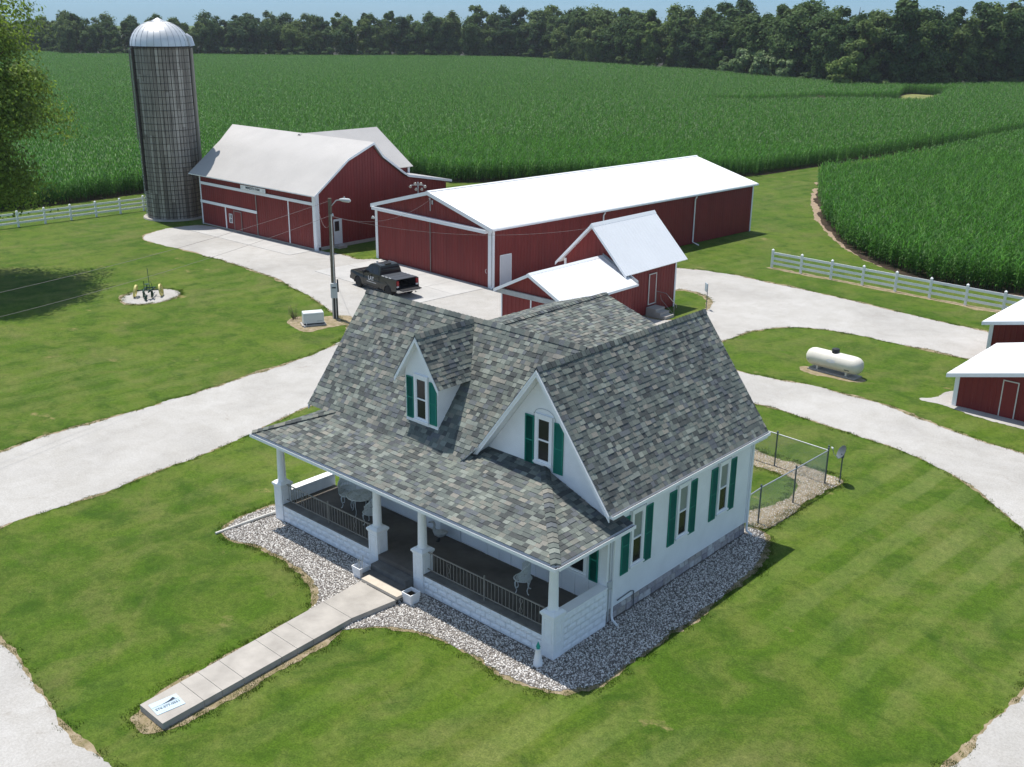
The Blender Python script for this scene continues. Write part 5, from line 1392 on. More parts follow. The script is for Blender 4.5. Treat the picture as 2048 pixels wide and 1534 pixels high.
# ------------------------------------------------------------------ chain link pen behind the house
pen = thing('chain_link_fence', (0, 0, 0), 'chain link fence with dark posts round a grass pen behind the house', 'fence')
PP = [(-.12, 11.30), (-.15, 12.22), (-.05, 14.75), (.02, 17.32), (-2.38, 17.5), (-4.85, 17.55), (-7.3, 17.6), (-9.6, 17.62)]
FH = 1.50
cp_me = MB().lathe([(.032, 0), (.032, FH + .03), (.05, FH + .04), (.04, FH + .09), (.004, FH + .13)], n=8).mesh('fence_post', M['dark_galv'])
for i, (x, y) in enumerate(PP): link('fence_post', cp_me, pen, (x, y, 0))
for (a, b) in zip(PP, PP[1:]):
    MB().tube([(a[0], a[1], FH - .02), (b[0], b[1], FH - .02)], .024, 8).build('top_rail', M['galv'], pen)
    a_, b_ = Vector((*a, 0)), Vector((*b, 0)); L = (b_ - a_).length; d = (b_ - a_) / L; mb = MB(); s = -FH
    W_ = .0022; nrm = Vector((-d.y, d.x, 0))
    while s < L:
        for sg_ in (1, -1):
            # wire rising along +d or falling
            s0, s1 = (s, s + FH)
            t0, t1 = max(0, -s0 / FH), min(1, (L - s0) / FH)
            if t1 - t0 > .02:
                z = (lambda t: .03 + (FH - .06) * (t if sg_ > 0 else 1 - t))
                p_, q_ = a_ + d * (s0 + FH * t0) + Vector((0, 0, z(t0))), a_ + d * (s0 + FH * t1) + Vector((0, 0, z(t1)))
                dirv = (q_ - p_).normalized(); sd = dirv.cross(nrm) * W_; nn = nrm * W_
                mb.add([p_ + sd, p_ - sd * .5 + nn, p_ - sd * .5 - nn, q_ + sd, q_ - sd * .5 + nn, q_ - sd * .5 - nn], [(0, 1, 4, 3), (1, 2, 5, 4), (2, 0, 3, 5)])
        s += .072
    tag(mb.build('wire_mesh', M['galv'], pen), kind='stuff')
MB().tube([(PP[3][0] - .04, PP[3][1] + .1, 0), (PP[3][0] - .04, PP[3][1] + .1, FH + .16)], .035, 8).build('corner_post', M['dark_galv'], pen)

ds = thing('satellite_dish', (.42, 17.85, 0), 'grey satellite dish on a short pole at the corner of the wire pen', 'dish')
MB().tube([(0, 0, 0), (0, 0, 1.12), (.0, .0, 1.2)], .03, 8).build('pole', M['dark_galv'], ds)
face = Vector((-.66, -.58, .50)).normalized(); side = face.cross(Vector((0, 0, 1))).normalized(); upd = side.cross(face)
mb = MB(); cdish = Vector((.0, .0, 1.32)); vs = []; fs = []; nr, na = 5, 22
for i in range(nr + 1):
    q = i / nr
    for j in range(na):
        a = 2 * math.pi * j / na
        vs.append(cdish + side * (.33 * q * math.cos(a)) + upd * (.30 * q * math.sin(a)) + face * (.09 * q * q))
for i in range(nr):
    for j in range(na): fs.append((i * na + j, i * na + (j + 1) % na, (i + 1) * na + (j + 1) % na, (i + 1) * na + j))
mb.add(vs, fs); mb.add([v - face * .012 for v in vs], [f[::-1] for f in fs]); mb.build('reflector', M['dark_galv'], ds, True)
arm_e = cdish + face * .50 + upd * (-.05)
MB().tube([cdish - upd * .28 + face * .06, cdish - upd * .22 + face * .3, arm_e], .014, 6).build('feed_arm', M['galv'], ds)
MB().tube([arm_e - face * .02 - side * .05, arm_e + side * .08, arm_e + side * .08 - face * .06], .035, 8).build('receiver', M['grey_box'], ds)
MB().box(-.05, .05, -.05, .05, 1.1, 1.3).build('mount', M['dark_galv'], ds)

# ------------------------------------------------------------------ gas tank
tk = thing('gas_tank', (-6.32, 31.02, 0), 'cream propane tank with a dark lid standing on the grass island', 'tank', R(-3))
MB().box(-1.35, 1.45, -.42, .42, .0, .07).build('concrete_pad', M['concrete'], tk)
pf = [(0.005, -1.62), (.20, -1.60), (.34, -1.52), (.44, -1.38), (.485, -1.2), (.49, -1.0), (.49, 1.0), (.485, 1.2), (.44, 1.38), (.34, 1.52), (.20, 1.60), (.005, 1.62)]
mb = MB(); mb.lathe(pf, n=28); mb.v = [(z, x, y + .68) for x, y, z in mb.v]; mb.build('vessel', M['tank'], tk, True)
MB().lathe([(.20, 1.13), (.21, 1.30), (.19, 1.36), (.10, 1.39), (.01, 1.40)], n=18).build('lid', M['black_metal'], tk, True)
for x in (-.85, .85): MB().box(x - .05, x + .05, -.28, .28, .06, .30).build('leg', M['tank'], tk)
mb = MB(); n_ = 20
vs = []
for i in range(n_):
    a = 2 * math.pi * i / n_; xx = .02 + .27 * math.cos(a); ang = R(-28) + .2 * math.sin(a)
    vs.append((xx, -.494 * math.cos(ang + R(38)), .68 + .494 * math.sin(ang + R(38))))
mb.add(vs, [tuple(range(n_))]); mb.build('oval_label', M['decal'], tk)
mb = MB().box(.82, 1.1, -.455, -.45, .44, .48).box(-1.35, -1.25, -.44, -.41, .55, .60); mb.build('stencil_mark', M['ink'], tk)

# ------------------------------------------------------------------ standby generator and utility pole
gn = thing('generator', (-33.9, 17.35, 0), 'boxy white standby generator on a slab near the utility pole', 'generator', R(62))
MB().box(-.74, .74, -.44, .44, 0, .09).build('slab', M['concrete'], gn)
MB().box(-.62, .62, -.32, .32, .091, .17).build('base', M['black_metal'], gn)
bm = bmesh.new(); bmesh.ops.create_cube(bm, size=1)
for v in bm.verts: v.co = Vector((v.co.x * 1.26, v.co.y * .68, .50 + v.co.z * .66))
bmesh.ops.bevel(bm, geom=[e for e in bm.edges if max(v.co.z for v in e.verts) > .8 or abs(e.verts[0].co.z - e.verts[1].co.z) > .3], offset=.07, segments=3, affect='EDGES', profile=.6)
me = bpy.data.meshes.new('housing'); bm.to_mesh(me); bm.free(); me.materials.append(M['gen_white']); me.polygons.foreach_set('use_smooth', [True] * len(me.polygons))
try: me.set_sharp_from_angle(angle=R(35))
except Exception: pass
link('housing', me, gn)
MB().box(.18, .52, -.346, -.338, .26, .31).build('name_plate', M['grey_box'], gn)
MB().box(-.60, .60, -.345, -.339, .70, .715).build('lid_seam', M['grey_box'], gn)
MB().tube([(-.5, -.55, .0), (-.5, -.55, .22), (-.42, -.45, .28)], .02, 6).tube([(-.62, -.62, 0), (-.62, -.62, .12)], .05, 8).build('gas_riser', M['grey_box'], gn)

pole = thing('utility_pole', (-34.15, 19.25, 0), 'wooden utility pole with a street lamp arm and grey meter box', 'pole')
MB().tube([(0, 0, 0), (0, 0, 3.5), (0, 0, 7.5)], [.155, .135, .11], 12).build('shaft', M['wood_pole'], pole, True)
fx = Vector((.82, .35, 0)).normalized()
lh = MB().tube([fx * .1 + Vector((0, 0, 7.05)), fx * .45 + Vector((0, 0, 7.4)), fx * .75 + Vector((0, 0, 7.45))], .03, 8); lh.build('lamp_arm', M['galv'], pole, True)
MB().tube([fx * .68 + Vector((0, 0, 7.46)), fx * .9 + Vector((0, 0, 7.46)), fx * 1.3 + Vector((0, 0, 7.44)), fx * 1.42 + Vector((0, 0, 7.42))], [.06, .12, .13, .05], 10).build('lamp_head', M['grey_box'], pole, True)
MB().tube([fx * 1.0 + Vector((0, 0, 7.55)), fx * 1.0 + Vector((0, 0, 7.66))], .04, 8).build('photocell', M['grey_box'], pole)
toc = Vector((.588, -.46, 0)).normalized(); sdc = Vector((.74, .67, 0))
def pc(a, b, z): return toc * a + sdc * b + Vector((0, 0, z))
mb = MB().obox(pc(.15, -.20, 1.35), sdc * .42, toc * .20, (0, 0, .92)); mb.build('meter_box', M['grey_box'], pole)
MB().obox(pc(.352, -.11, 1.98), sdc * .24, toc * .02, (0, 0, .08)).build('meter_window', M['black_metal'], pole)
for b, m_, rr_ in ((-.10, 'pvc', .04), (-.01, 'black_metal', .045), (.09, 'pvc', .035), (.17, 'black_metal', .05)):
    MB().tube([pc(.22, b, 0), pc(.22, b, 1.36)], rr_, 8).build('conduit', M[m_], pole)
MB().tube([pc(.14, .05, 2.27), pc(.13, .05, 6.55)], .03, 8).build('conduit', M['pvc'], pole)
MB().tube([pc(.15, .25, 2.5), pc(.15, .27, 1.7)], .05, 8).build('conduit', M['black_metal'], pole)
MB().tube([pc(.12, .08, 6.5), pc(.2, .14, 6.58), pc(.22, .16, 6.45)], .05, 8).build('weather_head', M['grey_box'], pole)
def cable(label, a, b, sag, rad=.008):
    a, b = Vector(a), Vector(b); pts = []
    for i in range(25):
        t = i / 24; p = a.lerp(b, t); p.z -= sag * 4 * t * (1 - t); pts.append(p - a)
    o = MB().tube(pts, rad, 5).build('overhead_cable', M['wire'], None, False, a)
    tag(o, label, 'cable', 'overhead cables in the yard')
PT = Vector((-34.15, 19.25, 7.35))
cable('upper overhead cable running from the pole top out over the left lawn', PT, (-26.2, -13.0, 7.0), .55)
cable('lower overhead cable running from the pole out over the left lawn', PT + Vector((0, 0, -.9)), (-26.4, -13.0, 5.9), .6)
cable('overhead cable from the pole to the mast on the shed gable', PT + Vector((0, 0, -.9)), (-38.66, 31.95, 5.45), .9)
cable('overhead cable from the pole past the shed front to the red outbuilding', PT + Vector((0, 0, -.95)), (-23.0, 30.65, 5.65), .75)
cable('slack cable between the pole and the barn corner', PT + Vector((0, 0, -1.3)), (-50.6, 30.85, 3.9), 1.0)
fp = thing('floodlight_pole', (-47.6, 39.0, 0), 'thin pole carrying a cluster of floodlights between barn and shed', 'pole')
MB().tube([(0, 0, 0), (0, 0, 5.0)], .06, 8).build('shaft', M['galv'], fp)
MB().tube([(-.45, -.4, 4.75), (.45, .4, 4.75)], .03, 6).build('crossbar', M['galv'], fp)
for k, (a, z) in enumerate(((-.45, 4.72), (-.15, 4.95), (.2, 4.95), (.45, 4.72), (-.1, 4.5), (.25, 4.5))):
    MB().tube([(a, a * .9, z), (a + .1, a * .9 - .14, z - .08)], [.05, .13], 10).build('floodlight', M['pvc'], fp)

# ------------------------------------------------------------------ small sign by the drive
sp_ = thing('sign_post', (-18.3, 37.25, 0), 'pale blue sheet sign on a thin post by the drive', 'sign', R(-42))
MB().box(-.02, .02, -.02, .02, 0, 1.75).build('post', M['dark_galv'], sp_)
MB().box(-.48, .03, -.045, -.022, 1.2, 1.75).build('sign_face', M['sign_blue'], sp_)
MB().box(-.14, .0, -.05, -.046, 1.22, 1.42).build('sign_mark', M['grey_box'], sp_)

# ------------------------------------------------------------------ old plough on its gravel spot
pl = thing('antique_plow', (-47.0, 13.75, 0), 'old green farm plough with yellow wheels on a gravel spot', 'farm implement', R(48))
def spoke_wheel(name, P, rad, tilt, wd, mt):
    mb = MB(); n = 20; Rm = Matrix.Rotation(tilt, 3, 'Y'); C_ = Vector(P)
    rim = [(math.cos(2 * math.pi * i / n) * rad, math.sin(2 * math.pi * i / n) * rad) for i in range(n)]
    vs = []
    for rr_, x in ((1, -wd), (1, wd), (.88, wd), (.88, -wd)):
        vs += [C_ + Rm @ Vector((x, a * rr_, b * rr_)) for a, b in rim]
    fs = [(k * n + i, k * n + (i + 1) % n, ((k + 1) % 4) * n + (i + 1) % n, ((k + 1) % 4) * n + i) for k in range(4) for i in range(n)]
    mb.add(vs, fs)
    for i in range(0, n, 2): mb.tube([C_, C_ + Rm @ Vector((0, rim[i][0] * .9, rim[i][1] * .9))], .018, 5)
    mb.tube([C_ + Rm @ Vector((-wd * 1.6, 0, 0)), C_ + Rm @ Vector((wd * 1.6, 0, 0))], .07, 8)
    return mb.build(name, M[mt], pl)
spoke_wheel('wheel', (-.85, .1, .42), .42, R(12), .06, 'plow_yellow'); spoke_wheel('wheel', (.78, .3, .42), .42, R(-8), .06, 'plow_yellow'); spoke_wheel('tail_wheel', (.05, -.95, .22), .22, 0, .03, 'plow_green')
mb = MB(); mb.bar((-.85, .1, .45), (.8, .3, .45), .07, .07); mb.bar((-.3, .7, .5), (-.15, -.8, .55), .07, .09); mb.bar((.3, .8, .5), (.2, -.8, .55), .07, .09); mb.bar((-.3, .7, .5), (.3, .8, .5), .06, .06); mb.bar((0, .7, .5), (.05, 1.5, .3), .06, .06)
mb.build('frame', M['plow_green'], pl)
mb = MB(); mb.tube([(.1, .1, .5), (.0, .5, 1.1), (-.15, 1.0, 1.75)], .022, 6); mb.tube([(-.25, .1, .5), (-.2, -.1, 1.15)], .02, 6); mb.tube([(.35, .0, .5), (.3, -.3, 1.15)], .02, 6); mb.build('lever', M['plow_green'], pl)
for s in (-.28, .25):
    mb = MB(); mb.add([(s, -.1, .05), (s + .1, -.6, .05), (s + .28, -.75, .35), (s + .12, -.3, .55), (s, -.1, .45)], [(0, 1, 2, 3, 4), (4, 3, 2, 1, 0)]); mb.bar((s, -.2, .5), (s, -.25, .05), .05, .08); mb.build('mouldboard', M['plow_green'], pl)
mb = MB().bar((.05, -.5, .6), (.05, -.35, .95), .05, .05); mb.lathe([(.02, .95), (.16, .98), (.17, 1.0), (.05, .99)], (.05, -.35, 0), 12); mb.build('seat', M['plow_green'], pl)

# ------------------------------------------------------------------ pickup truck
tr_ = thing('pickup_truck', (-37.3, 26.1, 0), 'black four-door pickup truck with its tailgate open, parked before the shed', 'truck', R(173.5))
tr_.scale = (.97, .97, 1.0)
BK = M['truck']
# body: side outline with wheel arches, x forward, y to the left of the vehicle
def arch_pts(cx, rad, zb):
    return [(cx + rad * math.cos(a), .36 + rad * math.sin(a)) for a in np.linspace(math.pi + .12, -.12, 11)]
FA, RA = 1.88, -1.86
side = [(-2.86, .55), (-2.35, .50)] + arch_pts(RA, .47, .4) + [(-1.3, .42), (1.35, .42)] + arch_pts(FA, .47, .4) + [(2.42, .42), (2.78, .45), (2.90, .62), (2.90, .98), (2.82, 1.10), (2.55, 1.17), (1.25, 1.24), (1.15, 1.26), (-.82, 1.28), (-.84, 1.30), (-2.86, 1.30)]
hw = .98
def inset(z): return 0 if z < 1.0 else .03
mb = MB(); n_ = len(side)
for s in (1, -1):
    vs = [(x, s * (hw - inset(z) - (.05 if x > 2.6 else 0)), z) for x, z in side]
    tri = tessellate_polygon([[Vector((x, z, 0)) for x, z in side]])
    mb.add(vs, [t if s < 0 else t[::-1] for t in [tuple(t) for t in tri]])
vsL = [(x, hw - inset(z) - (.05 if x > 2.6 else 0), z) for x, z in side]; vsR = [(x, -y, z) for x, y, z in vsL]
# skin between both sides, leaving the bed open from the cab back
fs = []
for i in range(n_):
    j = (i + 1) % n_
    if side[i][0] <= -.83 and side[j][0] <= -.83 and side[i][1] > 1.2 and side[j][1] > 1.2: continue
    if i == n_ - 1: continue
    fs.append((i, j, n_ + j, n_ + i))
mb.add(vsL + vsR, fs); body = mb.build('body', BK, tr_, False)
bed = MB(); bed.box(-2.84, -.86, -.80, .80, .66, .70); bed.box(-2.84, -.86, .80, .95, .70, 1.29); bed.box(-2.84, -.86, -.95, -.80, .70, 1.29); bed.box(-.90, -.84, -.95, .95, .70, 1.29)
bed.build('cargo_bed', M['truck_trim'], tr_)
MB().box(-2.74, -.86, -.90, .90, 1.302, 1.335).build('tonneau_cover', M['tonneau'], tr_)
for x in (-1.5, -2.1): MB().box(x - .008, x + .008, -.90, .90, 1.336, 1.342).build('cover_seam', M['truck_trim'], tr_)
MB().box(-3.42, -2.88, -.80, .80, .64, .70).build('tailgate', M['truck_trim'], tr_)
cab = [(1.18, 1.26), (.52, 1.84), (.30, 1.93), (-.35, 1.95), (-.72, 1.90), (-.84, 1.62), (-.86, 1.28)]
mb = MB(); nC = len(cab)
def cw(z): return .94 - (z - 1.26) * .28
vL = [(x, cw(z), z) for x, z in cab]; vR = [(x, -cw(z), z) for x, z in cab]
mb.add(vL + vR, [(i, i + 1, nC + i + 1, nC + i) for i in range(nC - 1)] + [tuple(range(nC))[::-1], tuple(range(nC, 2 * nC))])
mb.build('cab', BK, tr_)
gl = M['mirror_glass']
for s in (1, -1):
    for nm, q in (('side_window', [(.92, 1.31), (.46, 1.77), (.12, 1.83), (.12, 1.33)]), ('side_window', [(.05, 1.33), (.05, 1.83), (-.36, 1.84), (-.55, 1.78), (-.66, 1.34)])):
        vs = [(x, s * (cw(z) + .006), z) for x, z in q]; MB().add(vs, [tuple(range(len(q)))[::(-1 if s > 0 else 1)]]).build(nm, gl, tr_)
MB().add([(1.10, -.80, 1.335), (1.10, .80, 1.335), (.56, .68, 1.81), (.56, -.68, 1.81)], [(0, 1, 2, 3)]).build('windscreen', gl, tr_)
MB().add([(-.868, .82, 1.36), (-.868, -.82, 1.36), (-.80, -.74, 1.77), (-.80, .74, 1.77)], [(0, 1, 2, 3)]).build('rear_window', gl, tr_)
for y in (-.5, .5): MB().tube([(.25, y * 1.2, 1.955), (-.6, y * 1.2, 1.955)], .018, 5).build('roof_rail', M['chrome'], tr_)
MB().box(-.62, -.5, -.25, .25, 1.945, 1.985).build('high_brake_light', M['truck_trim'], tr_)
MB().box(.34, .42, .2, .32, 1.93, 2.02).build('roof_marker', M['decal'], tr_)
wh = MB().lathe([(.20, -.13), (.36, -.14), (.405, -.10), (.41, .06), (.37, .13), (.24, .14)], n=22); wh.v = [(x, z, y) for x, y, z in wh.v]; wme = wh.mesh('tyre', M['rubber'], True)
rm = MB().lathe([(.02, .09), (.09, .11), (.11, .07), (.20, .10), (.245, .135), (.25, .06), (.02, .05)], n=16); rm.v = [(x, z, y) for x, y, z in rm.v]; rme = rm.mesh('rim', M['truck_trim'], True)
for x in (FA, RA):
    for s in (1, -1):
        wg = link('wheel', wme, tr_, (x, s * .84, .41), (0, 0, 0 if s > 0 else math.pi)); link('rim', rme, wg, (0, .01, 0))
for s in (1, -1):
    MB().box(-2.89, -2.80, s * .82 - .08, s * .82 + .10, .92, 1.24).build('tail_light', M['red_light'], tr_)
    MB().box(-2.893, -2.80, s * .82 - .075, s * .82 + .095, .82, .915).build('reverse_light', M['decal'], tr_)
    MB().box(2.72, 2.91, s * .74 - .16, s * .74 + .14, .86, 1.04).build('headlight', M['decal'], tr_)
    MB().box(.80, .98, s * 1.0 - .02, s * 1.18 + .02, 1.25, 1.42).build('side_mirror', M['truck_trim'], tr_)
    MB().box(-.72, 1.2, s * .96 - .08, s * .96 + .12, .36, .41).build('running_board', M['truck_trim'], tr_)
    for x in (.28, -.60): MB().box(x - .09, x + .09, s * .975 - .01, s * .975 + .015, 1.10, 1.13).build('door_handle', M['truck_trim'], tr_)
    for x in (.09, -.80, 1.14): MB().box(x - .006, x + .006, s * .972 - .01, s * .972 + .012, .46, 1.24).build('door_seam', M['rubber'], tr_)
    for k in range(3): MB().box(-1.35 - k * .42, -1.08 - k * .42, s * .90 - .03, s * .90 + .03, 1.305, 1.338).build('rail_sticker', M['decal'], tr_)
MB().box(-3.06, -2.86, -.95, .95, .48, .66).build('rear_bumper', M['chrome'], tr_)
MB().box(2.80, 3.0, -.92, .92, .46, .68).build('front_bumper', M['truck_trim'], tr_)
MB().box(2.86, 2.925, -.55, .55, .72, 1.02).build('grille', M['chrome'], tr_)
MB().tube([(-2.95, -.6, .38), (-3.05, -.6, .37)], .05, 8).build('exhaust', M['chrome'], tr_)
dl = group_of(tr_, 'door_lettering')
text('lettering', 'LAY', dl, (.18, hw + .006, .93), (math.pi / 2, 0, math.pi), .40, M['decal'], .002, bold=.012, spacing=1.05)
MB().box(-.42, .72, hw - .002, hw + .004, .66, .70).build('underline', M['decal'], dl)
# ------------------------------------------------------------------ corn
def corn_plant(mb, r, x, y, H, nl=9):
    mb.tube([(x, y, 0), (x + r.uniform(-.03, .03), y + r.uniform(-.03, .03), H * .82)], [.016, .008], 3, cap=False)
    a0 = r.uniform(0, 6.28)
    for k in range(nl):
        z = H * (.14 + .70 * k / (nl - 1)); a = a0 + (k % 2) * math.pi + r.uniform(-.5, .5)
        L = H * r.uniform(.20, .30) * (1.0 if k > 1 else .7); w_ = r.uniform(.026, .038); ca, sa = math.cos(a), math.sin(a)
        up = L * r.uniform(.40, .62) if k < nl - 2 else L * r.uniform(.7, .95)
        dr_ = r.uniform(-.05, .30) * L if k < nl - 2 else .55 * L
        P = [(0, 0, w_ * .6), (.42 * L, up * .78, w_), (.78 * L, up * .80 if k < nl - 2 else up * 1.1, w_ * .75), (L, up * .80 - dr_ if k < nl - 2 else up * 1.15, .004)]
        vs = []
        for d, h, ww in P: vs += [(x + d * ca - ww * sa, y + d * sa + ww * ca, z + h), (x + d * ca + ww * sa, y + d * sa - ww * ca, z + h)]
        mb.add(vs, [(0, 2, 3, 1), (2, 4, 5, 3), (4, 6, 7, 5)])
def corn_clump(seed, n, spread, H, nl):
    r = random.Random(seed); mb = MB()
    for i in range(n):
        corn_plant(mb, r, (i - (n - 1) / 2) * spread + r.uniform(-.03, .03), r.uniform(-.05, .05), H * r.uniform(.88, 1.08), nl)
    return mb.mesh('corn_plants', M['corn'])
near_corn = [corn_clump(i, 3, .16, 2.2, 13) for i in range(5)]
far_corn = [corn_clump(20 + i, 5, .17, 2.2, 9) for i in range(5)]
def corn_rows(poly, ang, drow, dplant, dmin, dmax, seed, excl=()):
    r = np.random.default_rng(seed); poly = np.asarray(poly); c, s = math.cos(ang), math.sin(ang)
    Q = np.c_[poly[:, 0] * c + poly[:, 1] * s, -poly[:, 0] * s + poly[:, 1] * c]
    a = np.arange(Q[:, 0].min(), Q[:, 0].max(), dplant); b = np.arange(Q[:, 1].min(), Q[:, 1].max(), drow)
    A, B = np.meshgrid(a, b); A = A.ravel() + r.uniform(-.1, .1, A.size); B = B.ravel() + r.uniform(-.05, .05, B.size)
    P = np.c_[A * c - B * s, A * s + B * c]
    d = np.hypot(P[:, 0] - CAM.x, P[:, 1] - CAM.y); P = P[(d >= dmin) & (d < dmax)]
    P = P[in_view(P, .05)]
    P = P[inside(P, poly)]
    for e in excl: P = P[~inside(P, e)]
    return P, r
def plant_field(name, poly, ang, seed, label, excl=(), far_step=(.76, .80)):
    P1, r = corn_rows(poly, ang, (.76), .46, 0, 150, seed, excl)
    P2, r2 = corn_rows(poly, ang, .76, far_step[1], 150, 700, seed + 1, excl)
    big = lambda P: np.sin(P[:, 0] * .06 + 1) * .03 + np.sin(P[:, 1] * .045 + P[:, 0] * .02) * .04
    for P, pr, nm, r_ in ((P1, near_corn, name, r), (P2, far_corn, name, r2)):
        if len(P):
            n = len(P); s = 1 + big(P) + r_.uniform(-.08, .08, n)
            scatter(nm, pr, np.c_[P, np.zeros(n)], np.c_[r_.uniform(-.06, .06, (n, 2)), ang + r_.choice([0, math.pi], n) + r_.uniform(-.12, .12, n)], s, label, 'corn')
plant_field('corn_field', CORN_MAIN, R(84), 71, 'wide green cornfield stretching from the barns to the far wood', [WATERWAY])
plant_field('corn_field', CORN_RIGHT, R(58), 81, 'nearer green cornfield with a curved edge, right of the sheds')

# ------------------------------------------------------------------ trees
def crown_mesh(name, seed, RX_, RZ_, zc, nlobe, nleaf, leaf, mat, flat=.75, tops=True):
    """leaf-clump quads spread over overlapping lobes; crown centre at height zc"""
    r = np.random.default_rng(seed)
    C = []; 
    while len(C) < nlobe:
        p = r.uniform(-1, 1, 3)
        if np.linalg.norm(p) < 1: C.append(p * np.array([RX_ * .72, RX_ * .72, RZ_ * .74]))
    C = np.array(C); lr = RX_ * r.uniform(.17, .33, nlobe)
    k = r.integers(0, nlobe, nleaf)
    d = r.standard_normal((nleaf, 3)); d /= np.linalg.norm(d, axis=1, keepdims=True)
    d[:, 2] = np.where(d[:, 2] < -.35, -d[:, 2] * .8, d[:, 2])
    rad = lr[k] * (r.uniform(.35, 1.0, nleaf) ** .45) * (1 + .17 * r.standard_normal(nleaf))
    P = C[k] + d * rad[:, None] * np.array([1, 1, flat])
    nrm = d * .8 + P / (np.linalg.norm(P, axis=1, keepdims=True) + 1e-6) * .5 + np.array([0, 0, .15]) + r.standard_normal((nleaf, 3)) * .5
    nrm /= np.linalg.norm(nrm, axis=1, keepdims=True)
    t = np.cross(nrm, r.standard_normal((nleaf, 3))); t /= np.linalg.norm(t, axis=1, keepdims=True); b = np.cross(nrm, t)
    s = leaf * r.uniform(.55, 1.25, nleaf)[:, None]
    P[:, 2] += zc
    V = np.stack([P - t * s, P - b * s * .62 + nrm * s * .12, P + t * s, P + b * s * .62 + nrm * s * .12], 1).reshape(-1, 3)
    me = bpy.data.meshes.new(name); me.vertices.add(len(V)); me.vertices.foreach_set('co', V.astype(np.float32).ravel())
    me.loops.add(len(V)); me.loops.foreach_set('vertex_index', np.arange(len(V), dtype=np.int32))
    me.polygons.add(nleaf); me.polygons.foreach_set('loop_start', np.arange(0, len(V), 4, dtype=np.int32))
    me.materials.append(mat); me.update(calc_edges=True); me.validate()
    return me
def trunk_mesh(seed, H, r0, spread, limbs=6, base=.3):
    r = random.Random(seed); mb = MB()
    mb.tube([(0, 0, 0), (r.uniform(-.1, .1), r.uniform(-.1, .1), H * .3), (r.uniform(-.3, .3), r.uniform(-.3, .3), H * .62), (r.uniform(-.4, .4), r.uniform(-.4, .4), H * .86)], [r0, r0 * .78, r0 * .45, r0 * .12], 8)
    for i in range(limbs):
        a = 6.28 * i / limbs + r.uniform(-.4, .4); z = H * r.uniform(base, .62); L = spread * r.uniform(.6, 1)
        mb.tube([(0, 0, z), (L * .45 * math.cos(a), L * .45 * math.sin(a), z + L * .35), (L * math.cos(a), L * math.sin(a), z + L * .62)], [r0 * .42, r0 * .25, r0 * .07], 6)
    return mb.mesh('trunk', M['bark'], True)
KINDS_ = []
specs = [(5.4, 9.8, 7.7, 17.0, 24), (6.2, 9.6, 7.6, 17.0, 26), (4.4, 10.2, 8.0, 17.4, 22), (5.7, 9.4, 7.8, 17.0, 22), (3.9, 10.0, 8.2, 17.4, 18), (6.6, 9.2, 7.7, 17.0, 28), (5.0, 9.8, 7.7, 17.0, 24)]
TL = ['round-topped dark tree', 'wide spreading tree', 'tall narrow tree', 'rounded green tree', 'slim pointed tree', 'heavy-crowned wide tree', 'uneven many-lobed tree']
MARKS = [(65, 'left of the silo'), (130, 'beside the silo, on its left'), (196, 'behind the silo'), (300, 'over the barn roof\'s left half'), (410, 'over the barn\'s rear wing'), (520, 'over the shed\'s near half'), (640, 'over the shed\'s roof middle'), (725, 'over the shed\'s far end'), (815, 'over the pale bush clump'), (880, 'over the round green tree'), (945, 'over the grassy track'), (5000, 'by the right picture edge')]
ORD = ['first', 'second', 'third', 'fourth', 'fifth', 'sixth', 'seventh', 'eighth', 'ninth', 'tenth', 'eleventh', 'twelfth', 'thirteenth', 'fourteenth', 'fifteenth']
def pix_x(p):
    d = Vector((p[0], p[1], 5)) - CAM
    return 512 + 1053.3 * d.dot(_rt) / d.dot(_fw)
def name_all(items, fmt):
    """items: (object, x, base phrase); gives each its own label, counting from the left where several share a phrase"""
    by = {}
    for o, x, base in items: by.setdefault(base, []).append((x, o))
    for base, l in by.items():
        l.sort(key=lambda q: q[0])
        for i, (x, o) in enumerate(l): o['label'] = base if len(l) == 1 else base + ', ' + ORD[i] + ' from left'
def mark(x):
    for m, t in MARKS:
        if x < m: return t
TREES = []
for i, (rx, rz, zc, H, nl) in enumerate(specs):
    t = thing('woodland_tree', (0, 0, -500), TL[i], 'tree', 0, 'trees of the wood behind the cornfield')
    link('crown', crown_mesh('crown', 100 + i, rx, rz, zc, int(nl * 1.9), 8000, .40, M['wood_leaf'], 1.25), t)
    link('trunk', trunk_mesh(i, H, .30, rx * .8), t)
    KINDS_.append(t)
used = [False] * len(KINDS_)
EDGE = np.array([(-640, 150), (-530, 178), (-448, 192.5), (-405, 187), (-380, 229), (-325, 288), (-288, 317), (-267, 317.5), (-240, 305.5), (-205, 293.5), (-173, 289.5), (-147, 274.5), (-125, 264.5), (-105, 258), (-98, 278), (-84, 306), (-60, 318), (-30, 322)], float)
EH_ = np.array([16, 16, 16, 17, 18, 20, 21, 21, 21, 21.5, 22, 22.5, 23, 24, 24.5, 25.5, 26, 26])
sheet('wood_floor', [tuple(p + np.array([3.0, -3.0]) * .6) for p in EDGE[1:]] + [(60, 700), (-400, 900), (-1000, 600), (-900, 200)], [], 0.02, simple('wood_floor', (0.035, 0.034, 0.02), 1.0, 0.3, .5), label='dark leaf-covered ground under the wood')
ds_ = np.concatenate([[0], np.cumsum(np.linalg.norm(np.diff(EDGE, axis=0), axis=1))])
rt_ = np.random.default_rng(17); n_trees = 0
